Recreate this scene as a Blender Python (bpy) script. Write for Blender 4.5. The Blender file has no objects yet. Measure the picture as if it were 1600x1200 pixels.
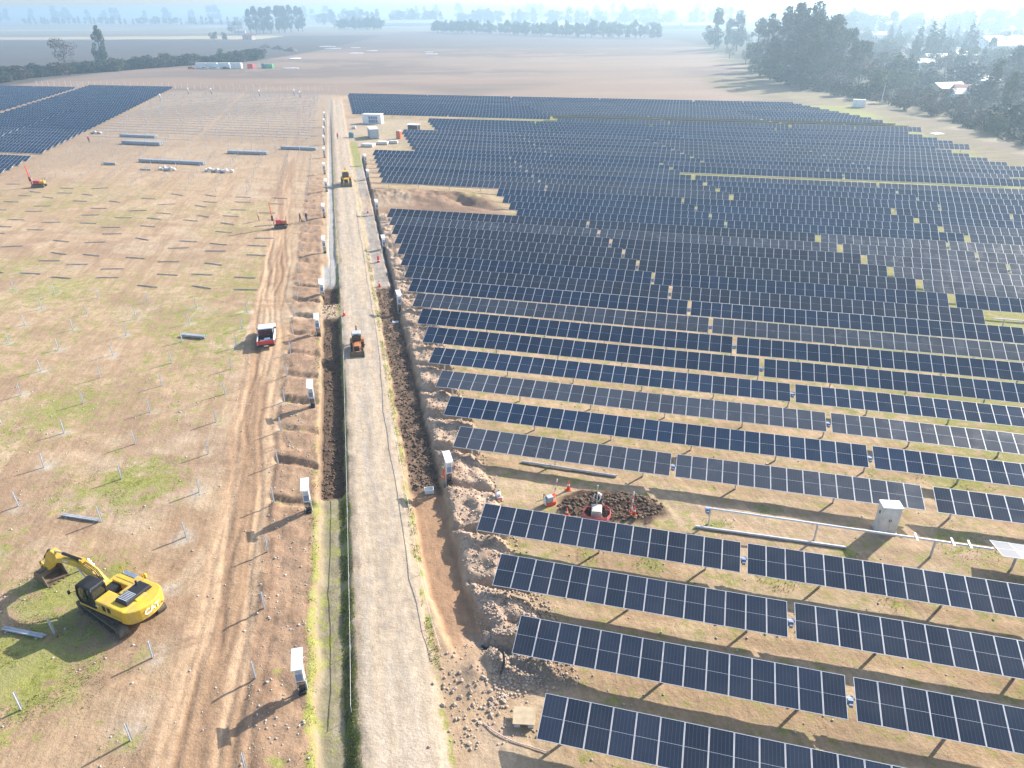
import bpy, bmesh, math, random
import numpy as np
from mathutils import Vector, Matrix, Euler
R = math.radians
random.seed(7); rng = np.random.default_rng(7)
scene = bpy.context.scene
col = scene.collection

# ------------------------------------------------------------------ camera, sky, sun, exposure
CAM_Z = 32.6
cam_d = bpy.data.cameras.new('camera'); cam = bpy.data.objects.new('camera', cam_d); col.objects.link(cam)
cam_d.sensor_width = 36.0; cam_d.lens = 36.0 * 1119.5 / 1600.0
cam_d.clip_start = 0.5; cam_d.clip_end = 20000
cam.matrix_world = Matrix.Translation((0, 0, CAM_Z)) @ Matrix.Rotation(R(90 - 27.6), 4, 'X') @ Matrix.Rotation(R(-0.43), 4, 'Z')
scene.camera = cam

SUN_AZ, SUN_EL = 51.5, 30.0
world = bpy.data.worlds.new('World'); scene.world = world; world.use_nodes = True
wn = world.node_tree; wn.nodes.clear()
sky = wn.nodes.new('ShaderNodeTexSky'); sky.sky_type = 'NISHITA'; sky.sun_disc = False
sky.sun_elevation = R(SUN_EL); sky.sun_rotation = R(SUN_AZ)
sky.altitude = 200; sky.air_density = 1.0; sky.dust_density = 1.6; sky.ozone_density = 1.0
bg = wn.nodes.new('ShaderNodeBackground'); bg.inputs['Strength'].default_value = 0.14
wo = wn.nodes.new('ShaderNodeOutputWorld')
wn.links.new(sky.outputs[0], bg.inputs['Color']); wn.links.new(bg.outputs[0], wo.inputs['Surface'])
sun_d = bpy.data.lights.new('sun', 'SUN'); sun_d.energy = 4.8; sun_d.angle = R(0.55); sun_d.color = (1.0, 0.93, 0.83)
sun = bpy.data.objects.new('sun', sun_d); col.objects.link(sun)
sdir = Vector((math.sin(R(SUN_AZ)) * math.cos(R(SUN_EL)), math.cos(R(SUN_AZ)) * math.cos(R(SUN_EL)), math.sin(R(SUN_EL))))
sun.rotation_euler = sdir.to_track_quat('Z', 'Y').to_euler()
sun.location = (60, 60, 90)
scene.view_settings.view_transform = 'Standard'; scene.view_settings.look = 'None'
scene.view_settings.exposure = 0.98; scene.view_settings.gamma = 1.0
scene.view_settings.use_curve_mapping = False
scene.cycles.use_denoising = True
scene.cycles.max_bounces = 5; scene.cycles.diffuse_bounces = 2; scene.cycles.glossy_bounces = 2; scene.cycles.volume_bounces = 0

# ------------------------------------------------------------------ site frames
AZ = R(104.49)                       # direction of the panel rows
r2 = np.array([math.sin(AZ), math.cos(AZ)])          # along a row, away from the road
d2 = np.array([-1.186, 5.272])                       # from one row to the next (parallel to the road)
o2 = np.array([1.33, 23.97])                         # left end of the first row
e2 = d2 / np.hypot(*d2); n2 = np.array([e2[1], -e2[0]])
ROWROT = math.atan2(r2[1], r2[0]); ROADROT = math.atan2(e2[1], e2[0])
MI = np.linalg.inv(np.stack([r2, d2], 1))
TILT = 17.3; AXZ = 1.37; MW = 1.155; ML = 2.278
def SK(s, k):
    p = o2 + s * r2 + k * d2
    return float(p[0]), float(p[1])
def UV(u, v):
    p = u * n2 + v * e2
    return float(p[0]), float(p[1])
_cp, _sp = math.cos(R(27.6)), math.sin(R(27.6))
def in_view(x, y, z=0, m=0.12):
    dz = z - CAM_Z
    dd = y * _cp - dz * _sp
    if dd < 1: return False
    px = x / dd * 1119.5 / 1600; py = -(y * _sp + dz * _cp) / dd * 1119.5 / 1200
    return abs(px) < 0.5 + m and abs(py) < 0.5 + m

# ------------------------------------------------------------------ numpy noise
def _h(ix, iy, s):
    n = (ix.astype(np.int64) * 374761393 + iy.astype(np.int64) * 668265263 + s * 1274126177) & 0x7fffffff
    n = ((n ^ (n >> 13)) * 1274126177) & 0x7fffffff
    n = (n ^ (n >> 16)) & 0xffff
    return n / 65535.0
def vn(x, y, s=0):
    x = np.asarray(x, float); y = np.asarray(y, float)
    ix = np.floor(x); iy = np.floor(y); fx = x - ix; fy = y - iy
    fx = fx * fx * (3 - 2 * fx); fy = fy * fy * (3 - 2 * fy)
    a = _h(ix, iy, s); b = _h(ix + 1, iy, s); c = _h(ix, iy + 1, s); d = _h(ix + 1, iy + 1, s)
    return (a * (1 - fx) + b * fx) * (1 - fy) + (c * (1 - fx) + d * fx) * fy
def fbm(x, y, s=0, o=4):
    t = 0; a = 0.5; n = 0
    for i in range(o):
        t = t + a * vn(x * 2 ** i + 17.3 * i, y * 2 ** i - 9.1 * i, s + i); n += a; a *= 0.5
    return t / n
def sst(a, b, x):
    t = np.clip((x - a) / (b - a), 0, 1); return t * t * (3 - 2 * t)
def band(x, a, b, w=0.15):
    return sst(a - w, a + w, x) * (1 - sst(b - w, b + w, x))

# ------------------------------------------------------------------ node helpers and materials
MATS = {}
def newmat(name):
    m = bpy.data.materials.new(name); m.use_nodes = True
    nt = m.node_tree; nt.nodes.clear()
    out = nt.nodes.new('ShaderNodeOutputMaterial'); b = nt.nodes.new('ShaderNodeBsdfPrincipled')
    nt.links.new(b.outputs[0], out.inputs['Surface']); MATS[name] = m
    return m, nt, b
def nd(nt, t, **kw):
    n = nt.nodes.new(t)
    for k, v in kw.items():
        if k.startswith('i_'):
            n.inputs[k[2:].replace('_', ' ')].default_value = v
        else: setattr(n, k, v)
    return n
def mixc(nt, fac, a, b, mode='MIX'):
    m = nd(nt, 'ShaderNodeMix', data_type='RGBA', blend_type=mode)
    for sock, v in ((m.inputs[0], fac), (m.inputs[6], a), (m.inputs[7], b)):
        if isinstance(v, bpy.types.NodeSocket): nt.links.new(v, sock)
        elif isinstance(v, (int, float)): sock.default_value = v
        else: sock.default_value = (*v[:3], 1)
    return m.outputs[2]
def mrange(nt, v, a, b, c=0.0, d=1.0):
    m = nd(nt, 'ShaderNodeMapRange'); m.inputs[1].default_value = a; m.inputs[2].default_value = b
    m.inputs[3].default_value = c; m.inputs[4].default_value = d; nt.links.new(v, m.inputs[0]); return m.outputs[0]
def mat(name, c, rough=0.6, metal=0.0, var=0.12, scale=3.0, spec=0.5, bump=0.0, bscale=20.0, dirt=None, coat=0.0):
    """plain surface with procedural tone variation, optional dirt and fine relief"""
    m, nt, b = newmat(name)
    tc = nd(nt, 'ShaderNodeTexCoord')
    nz = nd(nt, 'ShaderNodeTexNoise'); nz.inputs['Scale'].default_value = scale; nz.inputs['Detail'].default_value = 5
    nt.links.new(tc.outputs['Object'], nz.inputs['Vector'])
    f = mrange(nt, nz.outputs[0], 0.3, 0.7, 1 - var, 1 + var)
    cc = nd(nt, 'ShaderNodeCombineColor')
    for i in range(3): nt.links.new(f, cc.inputs[i])
    o = mixc(nt, 1.0, c, cc.outputs[0], 'MULTIPLY')
    if dirt:
        n2_ = nd(nt, 'ShaderNodeTexNoise'); n2_.inputs['Scale'].default_value = scale * 0.7; n2_.inputs['Detail'].default_value = 7
        nt.links.new(tc.outputs['Object'], n2_.inputs['Vector'])
        o = mixc(nt, mrange(nt, n2_.outputs[0], 0.45, 0.72, 0, dirt[1]), o, dirt[0])
    nt.links.new(o, b.inputs['Base Color'])
    b.inputs['Roughness'].default_value = rough; b.inputs['Metallic'].default_value = metal
    b.inputs['Specular IOR Level'].default_value = spec
    b.inputs['Coat Weight'].default_value = coat
    if bump:
        n3 = nd(nt, 'ShaderNodeTexNoise'); n3.inputs['Scale'].default_value = bscale; n3.inputs['Detail'].default_value = 4
        nt.links.new(tc.outputs['Object'], n3.inputs['Vector'])
        bp = nd(nt, 'ShaderNodeBump'); bp.inputs['Strength'].default_value = bump; bp.inputs['Distance'].default_value = 0.03
        nt.links.new(n3.outputs[0], bp.inputs['Height']); nt.links.new(bp.outputs[0], b.inputs['Normal'])
    return m
DUST = (0.30, 0.23, 0.16)
mat('steel', (0.58, 0.60, 0.63), 0.5, 0.25, 0.15, 4)
mat('steel_dark', (0.40, 0.43, 0.46), 0.5, 0.3, 0.2, 2)
mat('aluminium', (0.68, 0.70, 0.73), 0.42, 0.3, 0.06, 4)
mat('white_paint', (0.80, 0.80, 0.79), 0.45, 0, 0.05, 2, dirt=(DUST, 0.25))
mat('white_dusty', (0.66, 0.64, 0.60), 0.6, 0, 0.08, 2, dirt=(DUST, 0.45))
mat('grey_box', (0.42, 0.45, 0.50), 0.5, 0, 0.1)
mat('blue_grey', (0.20, 0.26, 0.38), 0.45, 0, 0.1)
mat('black', (0.02, 0.02, 0.022), 0.5, 0, 0.2)
mat('rubber', (0.022, 0.021, 0.02), 0.85, 0, 0.3, 6, dirt=(DUST, 0.3))
mat('track_steel', (0.10, 0.085, 0.07), 0.7, 0.2, 0.3, 5, dirt=(DUST, 0.55), bump=0.5)
mat('yellow_paint', (0.66, 0.43, 0.045), 0.48, 0, 0.12, 1.3, dirt=((0.36, 0.27, 0.14), 0.65))
mat('amber_paint', (0.72, 0.40, 0.03), 0.45, 0, 0.07, 1.3, dirt=(DUST, 0.4))
mat('orange_paint', (0.46, 0.17, 0.065), 0.5, 0, 0.1, 2, dirt=(DUST, 0.4))
mat('red_paint', (0.55, 0.035, 0.03), 0.4, 0, 0.08, 2, dirt=(DUST, 0.15), coat=0.3)
mat('signal_orange', (0.80, 0.10, 0.02), 0.55, 0, 0.06)
mat('signal_red', (0.72, 0.05, 0.05), 0.55, 0, 0.06)
mat('tape_red', (0.75, 0.18, 0.20), 0.55, 0, 0.15)
mat('glass', (0.02, 0.028, 0.03), 0.06, 0, 0.1, spec=0.8)
mat('bucket_steel', (0.20, 0.155, 0.11), 0.55, 0.35, 0.25, 3, dirt=(DUST, 0.6), bump=0.3)
mat('chrome', (0.7, 0.7, 0.72), 0.2, 0.9, 0.05)
mat('concrete', (0.52, 0.50, 0.46), 0.85, 0, 0.12, 4, bump=0.3)
mat('plywood', (0.46, 0.36, 0.24), 0.8, 0, 0.15, 3)
mat('hose', (0.045, 0.045, 0.05), 0.6)
mat('pink_hose', (0.62, 0.45, 0.42), 0.6)
mat('rock', (0.40, 0.31, 0.24), 0.9, 0, 0.3, 1.2, bump=0.5, bscale=9)
mat('rock_grey', (0.42, 0.39, 0.35), 0.9, 0, 0.3, 1.2, bump=0.5, bscale=9)
mat('clod', (0.13, 0.090, 0.062), 0.95, 0, 0.35, 2)
mat('blade', (0.24, 0.27, 0.055), 0.8, 0, 0.45, 0.5)
mat('skin', (0.45, 0.27, 0.18), 0.6, 0, 0.08)
mat('jeans', (0.035, 0.05, 0.10), 0.85, 0, 0.2)
mat('dark_cloth', (0.025, 0.022, 0.03), 0.85, 0, 0.2)
mat('white_cloth', (0.74, 0.74, 0.74), 0.85, 0, 0.06)
mat('purple_cloth', (0.09, 0.04, 0.10), 0.85, 0, 0.2)
mat('orange_cloth', (0.80, 0.16, 0.03), 0.8, 0, 0.12)
mat('hair', (0.015, 0.012, 0.01), 0.7)
mat('lettering', (0.86, 0.86, 0.84), 0.5, 0, 0.02)
mat('bark', (0.13, 0.10, 0.075), 0.9, 0, 0.25, 0.6)
mat('wood_pole', (0.22, 0.17, 0.13), 0.85, 0, 0.2)
mat('green_tank', (0.10, 0.42, 0.16), 0.5)
mat('teal_tank', (0.06, 0.24, 0.27), 0.5)
mat('roof_metal', (0.46, 0.47, 0.48), 0.5, 0.2, 0.15, 0.3)
mat('roof_red', (0.30, 0.09, 0.06), 0.7, 0, 0.2, 0.4)
mat('roof_dark', (0.09, 0.10, 0.115), 0.6, 0, 0.2, 0.4)
mat('wall_white', (0.60, 0.58, 0.54), 0.8, 0, 0.1, 0.4)
mat('wall_cream', (0.48, 0.40, 0.30), 0.8, 0, 0.1, 0.4)
mat('sheeting', (0.80, 0.80, 0.80), 0.5, 0, 0.08, 0.5)
def leafmat(name, a, b, c):
    m, nt, bs = newmat(name)
    tc = nd(nt, 'ShaderNodeTexCoord'); nz = nd(nt, 'ShaderNodeTexNoise'); nz.inputs['Scale'].default_value = 0.45; nz.inputs['Detail'].default_value = 4
    nt.links.new(tc.outputs['Object'], nz.inputs['Vector'])
    o = mixc(nt, mrange(nt, nz.outputs[0], 0.35, 0.55), a, b)
    o = mixc(nt, mrange(nt, nz.outputs[0], 0.55, 0.72), o, c)
    nt.links.new(o, bs.inputs['Base Color']); bs.inputs['Roughness'].default_value = 0.7
    bs.inputs['Specular IOR Level'].default_value = 0.25
leafmat('leaf_gum', (0.050, 0.072, 0.034), (0.082, 0.108, 0.048), (0.13, 0.15, 0.065))
leafmat('leaf_dark', (0.028, 0.045, 0.026), (0.045, 0.066, 0.034), (0.072, 0.095, 0.046))
leafmat('leaf_green', (0.050, 0.078, 0.026), (0.085, 0.12, 0.036), (0.14, 0.17, 0.05))
leafmat('leaf_yellow', (0.12, 0.13, 0.03), (0.20, 0.19, 0.04), (0.28, 0.25, 0.07))
leafmat('leaf_bare', (0.085, 0.070, 0.050), (0.12, 0.095, 0.066), (0.17, 0.13, 0.09))

def panelmat(name, c1, rough, lines):
    m, nt, b = newmat(name)
    if lines:
        tc = nd(nt, 'ShaderNodeTexCoord'); sp = nd(nt, 'ShaderNodeSeparateXYZ'); nt.links.new(tc.outputs['Object'], sp.inputs[0])
        def stripes(sock, per, w):
            a = nd(nt, 'ShaderNodeMath', operation='MULTIPLY'); a.inputs[1].default_value = 1 / per; nt.links.new(sock, a.inputs[0])
            f = nd(nt, 'ShaderNodeMath', operation='FRACT'); nt.links.new(a.outputs[0], f.inputs[0])
            g = nd(nt, 'ShaderNodeMath', operation='LESS_THAN'); g.inputs[1].default_value = w; nt.links.new(f.outputs[0], g.inputs[0]); return g.outputs[0]
        x = stripes(sp.outputs[0], 0.1817, 0.055); y = stripes(sp.outputs[1], 0.0921, 0.025)
        mx = nd(nt, 'ShaderNodeMath', operation='MAXIMUM'); nt.links.new(x, mx.inputs[0]); nt.links.new(y, mx.inputs[1])
        oi = nd(nt, 'ShaderNodeObjectInfo')
        rv = mrange(nt, oi.outputs['Random'], 0, 1, 0.82, 1.2)
        cc = nd(nt, 'ShaderNodeCombineColor')
        for i in range(3): nt.links.new(rv, cc.inputs[i])
        base = mixc(nt, 1.0, c1, cc.outputs[0], 'MULTIPLY')
        gp = nd(nt, 'ShaderNodeNewGeometry'); dn = nd(nt, 'ShaderNodeTexNoise'); dn.inputs['Scale'].default_value = .55; dn.inputs['Detail'].default_value = 5; nt.links.new(gp.outputs['Position'], dn.inputs['Vector'])
        base = mixc(nt, mrange(nt, dn.outputs[0], .42, .72, 0, .10), base, (0.135, 0.138, 0.15))
        nt.links.new(mrange(nt, dn.outputs[0], .35, .7, rough * .85, rough * 1.3), b.inputs['Roughness'])
        nt.links.new(mixc(nt, mx.outputs[0], base, (0.10, 0.11, 0.13)), b.inputs['Base Color'])
    else:
        g = nd(nt, 'ShaderNodeNewGeometry'); nz = nd(nt, 'ShaderNodeTexNoise'); nz.inputs['Scale'].default_value = 0.15
        nt.links.new(g.outputs['Position'], nz.inputs['Vector'])
        f = mrange(nt, nz.outputs[0], 0.3, 0.7, 0.8, 1.25)
        cc = nd(nt, 'ShaderNodeCombineColor')
        for i in range(3): nt.links.new(f, cc.inputs[i])
        nt.links.new(mixc(nt, 1.0, c1, cc.outputs[0], 'MULTIPLY'), b.inputs['Base Color'])
    if not lines: b.inputs['Roughness'].default_value = rough
    b.inputs['IOR'].default_value = 1.42
    return m
panelmat('panel_dark', (0.023, 0.032, 0.053), 0.18, True)
panelmat('panel_navy', (0.011, 0.028, 0.062), 0.16, True)
panelmat('panel_sky_sheen', (0.052, 0.060, 0.078), 0.24, True)  # sky reflection painted in: greyer base for rows that mirror lower sky
panelmat('panel_sky_glare', (0.20, 0.20, 0.225), 0.2, True)  # bright sky reflection put into the base colour of one table
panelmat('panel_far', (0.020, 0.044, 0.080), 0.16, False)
panelmat('panel_far_sky_sheen', (0.055, 0.068, 0.090), 0.2, False)  # distant tables, grey of reflected sky and haze put into the base colour

# ------------------------------------------------------------------ mesh helpers
class MB:
    """collects shapes; build() links them as one mesh object"""
    def __init__(self): self.v = []; self.f = []; self.m = []; self.mats = []; self.cur = 0
    def use(self, name):
        if name not in self.mats: self.mats.append(name)
        self.cur = self.mats.index(name); return self
    def add(self, vs, fs):
        o = len(self.v); self.v += [tuple(p) for p in vs]
        for f in fs: self.f.append(tuple(i + o for i in f)); self.m.append(self.cur)
        return self
    def box(self, x0, x1, y0, y1, z0, z1, M=None, taper=None, ch=0.0):
        tx, ty = taper or (0, 0)
        vs = [(x0, y0, z0), (x1, y0, z0), (x1, y1, z0), (x0, y1, z0),
              (x0 + tx, y0 + ty, z1), (x1 - tx, y0 + ty, z1), (x1 - tx, y1 - ty, z1), (x0 + tx, y1 - ty, z1)]
        if M is not None: vs = [tuple(M @ Vector(p)) for p in vs]
        return self.add(vs, [(0, 3, 2, 1), (4, 5, 6, 7), (0, 1, 5, 4), (1, 2, 6, 5), (2, 3, 7, 6), (3, 0, 4, 7)])
    def prism(self, prof, y0, y1, axis='Y', M=None, inset=0.0):
        """profile in (a,b) extruded along an axis; Y: (x,z), X: (y,z), Z: (x,y)"""
        def P(a, b, t): return {'Y': (a, t, b), 'X': (t, a, b), 'Z': (a, b, t)}[axis]
        n = len(prof); vs = [P(a, b, y0) for a, b in prof] + [P(a, b, y1) for a, b in prof]
        if M is not None: vs = [tuple(M @ Vector(p)) for p in vs]
        return self.add(vs, [tuple(range(n)), tuple(range(2 * n - 1, n - 1, -1))] + [(i, i + n, (i + 1) % n + n, (i + 1) % n) for i in range(n)])
    def cyl(self, a, b, ra, rb=None, n=10, caps=True):
        rb = ra if rb is None else rb
        a = Vector(a); b = Vector(b); d = (b - a)
        if d.length < 1e-6: return self
        d.normalize(); u = d.orthogonal().normalized(); w = d.cross(u)
        vs = []
        for c, r in ((a, ra), (b, rb)):
            for i in range(n):
                t = 2 * math.pi * i / n; vs.append(tuple(c + r * (math.cos(t) * u + math.sin(t) * w)))
        fs = [(i, (i + 1) % n, (i + 1) % n + n, i + n) for i in range(n)]
        if caps: fs += [tuple(range(n - 1, -1, -1)), tuple(range(n, 2 * n))]
        return self.add(vs, fs)
    def tube(self, pts, r, n=7):
        for p, q in zip(pts[:-1], pts[1:]): self.cyl(p, q, r, r, n)
        return self
    def bar(self, a, b, w, h):
        a = Vector(a); b = Vector(b); d = (b - a).normalized()
        up = Vector((0, 0, 1)) if abs(d.z) < 0.95 else Vector((0, 1, 0))
        s = d.cross(up).normalized(); t = s.cross(d)
        vs = []
        for c in (a, b):
            for sx, sy in ((-1, -1), (1, -1), (1, 1), (-1, 1)): vs.append(tuple(c + s * sx * w / 2 + t * sy * h / 2))
        return self.add(vs, [(0, 3, 2, 1), (4, 5, 6, 7), (0, 1, 5, 4), (1, 2, 6, 5), (2, 3, 7, 6), (3, 0, 4, 7)])
    def ball(self, c, rx, ry=None, rz=None, n=10, m=7):
        ry = ry or rx; rz = rz or rx; vs = [(c[0], c[1], c[2] + rz)]
        for j in range(1, m):
            t = math.pi * j / m
            for i in range(n):
                p = 2 * math.pi * i / n; vs.append((c[0] + rx * math.sin(t) * math.cos(p), c[1] + ry * math.sin(t) * math.sin(p), c[2] + rz * math.cos(t)))
        vs.append((c[0], c[1], c[2] - rz)); L = len(vs) - 1; fs = []
        for i in range(n):
            fs.append((0, 1 + i, 1 + (i + 1) % n)); fs.append((L, L - n + (i + 1) % n, L - n + i))
        for j in range(m - 2):
            for i in range(n):
                a = 1 + j * n + i; b = 1 + j * n + (i + 1) % n; fs.append((a, a + n, b + n, b))
        return self.add(vs, fs)
    def mesh(self, name, smooth=False):
        me = bpy.data.meshes.new(name); me.from_pydata(self.v, [], self.f)
        for k in self.mats: me.materials.append(MATS[k])
        me.polygons.foreach_set('material_index', self.m)
        if smooth: me.polygons.foreach_set('use_smooth', [True] * len(self.f))
        me.update(); return me
    def build(self, name, parent=None, bevel=0.0, smooth=False, loc=None, rot=None):
        me = self.mesh(name, smooth)
        if bevel or True:
            bm = bmesh.new(); bm.from_mesh(me); bmesh.ops.recalc_face_normals(bm, faces=bm.faces)
            if bevel:
                ed = [e for e in bm.edges if len(e.link_faces) == 2 and e.calc_face_angle(0) > 0.5]
                bmesh.ops.bevel(bm, geom=ed, offset=bevel, offset_type='OFFSET', segments=2, affect='EDGES', clamp_overlap=True, profile=0.5)
            bm.to_mesh(me); bm.free()
        return link(name, me, parent, loc, rot)
def link(name, data, parent=None, loc=None, rot=None):
    o = bpy.data.objects.new(name, data); col.objects.link(o)
    if parent is not None: o.parent = parent
    if loc is not None: o.location = loc
    if rot is not None: o.rotation_euler = rot
    return o
def tag(o, label=None, cat=None, group=None, kind=None):
    if label: o['label'] = label
    if cat: o['category'] = cat
    if group: o['group'] = group
    if kind: o['kind'] = kind
    return o
def thing(name, label, cat, loc=(0, 0, 0), rotz=0.0, group=None):
    o = link(name, None, None, loc, (0, 0, rotz)); o.empty_display_size = 0.3
    return tag(o, label, cat, group)
def copy_tree(o, parent=None):
    c = o.copy(); col.objects.link(c); c.parent = parent
    for ch in KIDS.get(o.name, ()): copy_tree_kids(ch, c)
    return c
KIDS = {}
def freeze_kids():
    KIDS.clear()
    for o in bpy.data.objects:
        if o.parent: KIDS.setdefault(o.parent.name, []).append(o)
def copy_tree_kids(ch, par):
    c = ch.copy(); col.objects.link(c); c.parent = par
    for g in KIDS.get(ch.name, ()): copy_tree_kids(g, c)
_U = ['', 'first', 'second', 'third', 'fourth', 'fifth', 'sixth', 'seventh', 'eighth', 'ninth']
_T = {4: ('fortieth', 'forty'), 5: ('fiftieth', 'fifty'), 6: ('sixtieth', 'sixty'), 7: ('seventieth', 'seventy'), 8: ('eightieth', 'eighty')}
ORD = ['zeroth', 'first', 'second', 'third', 'fourth', 'fifth', 'sixth', 'seventh', 'eighth', 'ninth', 'tenth', 'eleventh', 'twelfth', 'thirteenth',
       'fourteenth', 'fifteenth', 'sixteenth', 'seventeenth', 'eighteenth', 'nineteenth', 'twentieth', 'twenty-first', 'twenty-second', 'twenty-third',
       'twenty-fourth', 'twenty-fifth', 'twenty-sixth', 'twenty-seventh', 'twenty-eighth', 'twenty-ninth', 'thirtieth', 'thirty-first', 'thirty-second',
       'thirty-third', 'thirty-fourth', 'thirty-fifth', 'thirty-sixth', 'thirty-seventh', 'thirty-eighth', 'thirty-ninth']
for _t in (4, 5, 6, 7, 8): ORD += [_T[_t][0]] + [_T[_t][1] + '-' + _U[_i] for _i in range(1, 10)]

# ------------------------------------------------------------------ terrain: height and surface fields
HEDGE = np.array([(-320, 250), (-250, 350), (-255, 430), (-250, 475), (-232, 520), (-215, 545), (-188, 590), (-180, 640), (-175, 760), (-185, 1100)], float)
def hedge_x(y): return np.interp(y, HEDGE[:, 1], HEDGE[:, 0])
EAST = np.array([(110, 90), (122, 150), (128, 184), (139, 274), (124, 355), (132, 412), (150, 560), (173, 727), (190, 800)], float)
def east_x(y): return np.interp(y, EAST[:, 1], EAST[:, 0])
GRASS_BLOBS = [(-60, 90, 9, .7), (-42, 58, 7, .75), (-44.5, 52, 5, .6), (-29.5, 46, 4.5, .9), (-28.2, 34.2, 4.2, 1.0), (-27.5, 28.5, 4.5, 1.0), (-30, 25, 5, .95), (-24.4, 26.5, 2.2, .6),
               (-21, 29, 1.3, .5), (-52, 66, 5, .5), (-57, 74, 6, .55), (-72, 100, 8, .6), (-48, 120, 9, .5), (-70, 128, 12, .55), (-33, 45, 3.5, .6), (-46, 84, 5, .4), (-90, 150, 14, .5),
               (-34, 62, 3, .45), (-66, 84, 6, .6), (-19.6, 23.7, 1.3, .6), (-47, 66, 4, .5), (-56, 58, 6, .55),
               (9.0, 36.5, 1.2, .9), (17.0, 35.2, 1.5, .9), (22.5, 37.6, 1.2, .8), (18.5, 42.2, 1.2, .8), (28.5, 44.5, 2.2, .9), (34, 45.2, 3, .9), (14.5, 40.4, 1.2, .7), (5.0, 37.4, 0.9, .7), (24, 33.5, 1.6, .6), (31, 38.5, 2.5, .7)]
def fields(x, y, want_col=True):
    """height, albedo, grass share and stone share of the ground at world x, y"""
    x = np.asarray(x, float); y = np.asarray(y, float)
    u = x * n2[0] + y * n2[1]; v = x * e2[0] + y * e2[1]
    px = x - o2[0]; py = y - o2[1]
    s = MI[0, 0] * px + MI[0, 1] * py; k = MI[1, 0] * px + MI[1, 1] * py
    near = 1 - sst(140, 240, v)
    wob = (fbm(v * 0.45, u * 0.2, 11, 3) - 0.5) * 0.7 * near
    wob2 = (fbm(v * 0.9, u * 0.3 + 40, 21, 3) - 0.5) * 0.8 * near
    n_lo = fbm(x * 0.035, y * 0.035, 1); n_md = fbm(x * 0.16, y * 0.16, 5); n_hi = fbm(x * 0.9, y * 0.9, 9, 4)
    n_sp = fbm(x * 2.3, y * 2.3, 31, 3)
    z = (n_md - 0.5) * 0.16 * near + (n_hi - 0.5) * 0.10 * near
    # road
    road = band(u + wob * 0.7 + (n_hi - .5) * .5, -2.3, 1.7, 0.45) * (1 - sst(318, 332, v))
    z = z * (1 - 0.75 * road) + road * 0.14
    # left cable trench
    tl = band(u + wob * np.where(v < 46.5, .75, .42), np.where(v > 103, -3.85, -4.62), np.where(v > 103, -2.85, np.where(v < 46.5, -2.75, -2.56)), np.where(v < 46.5, .34, .13))
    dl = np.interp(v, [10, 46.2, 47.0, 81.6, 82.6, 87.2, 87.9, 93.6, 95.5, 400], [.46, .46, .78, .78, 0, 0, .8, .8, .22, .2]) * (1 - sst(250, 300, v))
    z = z * (1 - tl * 0.6) - dl * tl + tl * sst(.3, .9, dl) * (n_sp - 0.5) * 0.25
    # right cable trench and its bank
    fade_r = sst(28.0, 31.5, v) * (1 - sst(180, 200, v))
    tr = band(u + wob2 * 0.55 + (n_hi - .5) * .3 - 0.9 * (1 - sst(28, 36, v)), 2.2, 4.6, 0.18) * fade_r
    dr = np.interp(v, [20, 30, 45, 47, 90, 92.5, 150, 230], [.30, .42, .42, .45, .5, .14, .1, 0])
    z = z * (1 - tr * 0.5) - dr * tr + tr * band(v, 46, 92, 1) * (n_sp - 0.5) * 0.34 + tr * (n_hi - .5) * .12
    slot = band(u + wob2 * 0.3, 4.25, 4.75, 0.1) * band(v, 90, 190, 1.5)
    z = z - slot * 0.45
    # cross-trenches to each row, spoil between them
    dk = np.abs(k - np.round(k)) * 5.4
    lat = np.exp(-((dk + wob * 0.5) / 0.40) ** 4)
    zr = band(u + wob2 * 0.5, 4.85, 8.2 + 1.6 * (n_md - 0.5), 0.25) * sst(26, 30, v) * (1 - sst(128, 134, v))
    z = z + zr * (0.46 * (0.55 + 1.5 * (n_hi - 0.35)) * (1 - lat) - 0.34 * lat + 0.30 * (n_sp - .5) + 0.16 * (fbm(x * 5.5, y * 5.5, 35, 2) - .5))
    zl = band(u + wob * 0.8, -8.3, -4.75, 0.3) * (1 - sst(150, 190, v)) * sst(20, 24, v)
    z = z + zl * (0.10 + 0.25 * (n_hi - 0.5) - 0.42 * lat * sst(42, 48, v) * (0.35 + 0.9 * vn(u * 0.8, k * 3, 3)))
    # spoil heap by the end of the right trench, dug soil round the junction box, ramps in the bare gap
    def blob(cx, cy, rx, ry, a=0.0):
        c, s_ = math.cos(a), math.sin(a); X = (x - cx) * c + (y - cy) * s_; Y = -(x - cx) * s_ + (y - cy) * c
        return np.exp(-((X / rx) ** 2 + (Y / ry) ** 2))
    heap = blob(1.6, 28.6, 2.4, 1.3, -0.45) + 0.8 * blob(-1.6, 28.0, 1.5, 1.2) + 0.5 * blob(0.2, 31.0, 1.5, 1.0)
    z = z + heap * (0.35 + 0.5 * (n_hi - 0.5))
    ditch = np.exp(-((((x + 0.9) * 0.62 + (y - 27.6) * 0.78) - 1.3 - wob) / 0.45) ** 2) * blob(-0.6, 29, 2.2, 2.2)
    z = z - 0.5 * ditch
    dig = blob(7.2, 42.8, 4.2, 1.9, -0.2)
    digm = sst(0.33, 0.5, dig + 0.25 * (n_hi - 0.5))
    z = z + digm * (0.12 + 0.55 * (n_hi - 0.45) + 0.3 * (n_sp - .5))
    gap = band(k, 19.75, 23.7, 0.15) * band(s, -2.5, 23, 1.5)
    z = z + gap * (0.9 * blob(-16, 142, 14, 5, -0.25) * (0.2 + 1.6 * n_hi) - 1.0 * blob(-9, 137.5, 7, 1.3, -0.75))
    # ruts of the haul track
    tkc = np.interp(v, [18, 26, 33, 46, 60, 75, 95, 129, 200, 330], [-9.9, -9.9, -9.4, -9.6, -10.4, -10.7, -11.2, -12.3, -13, -13.5])
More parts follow.
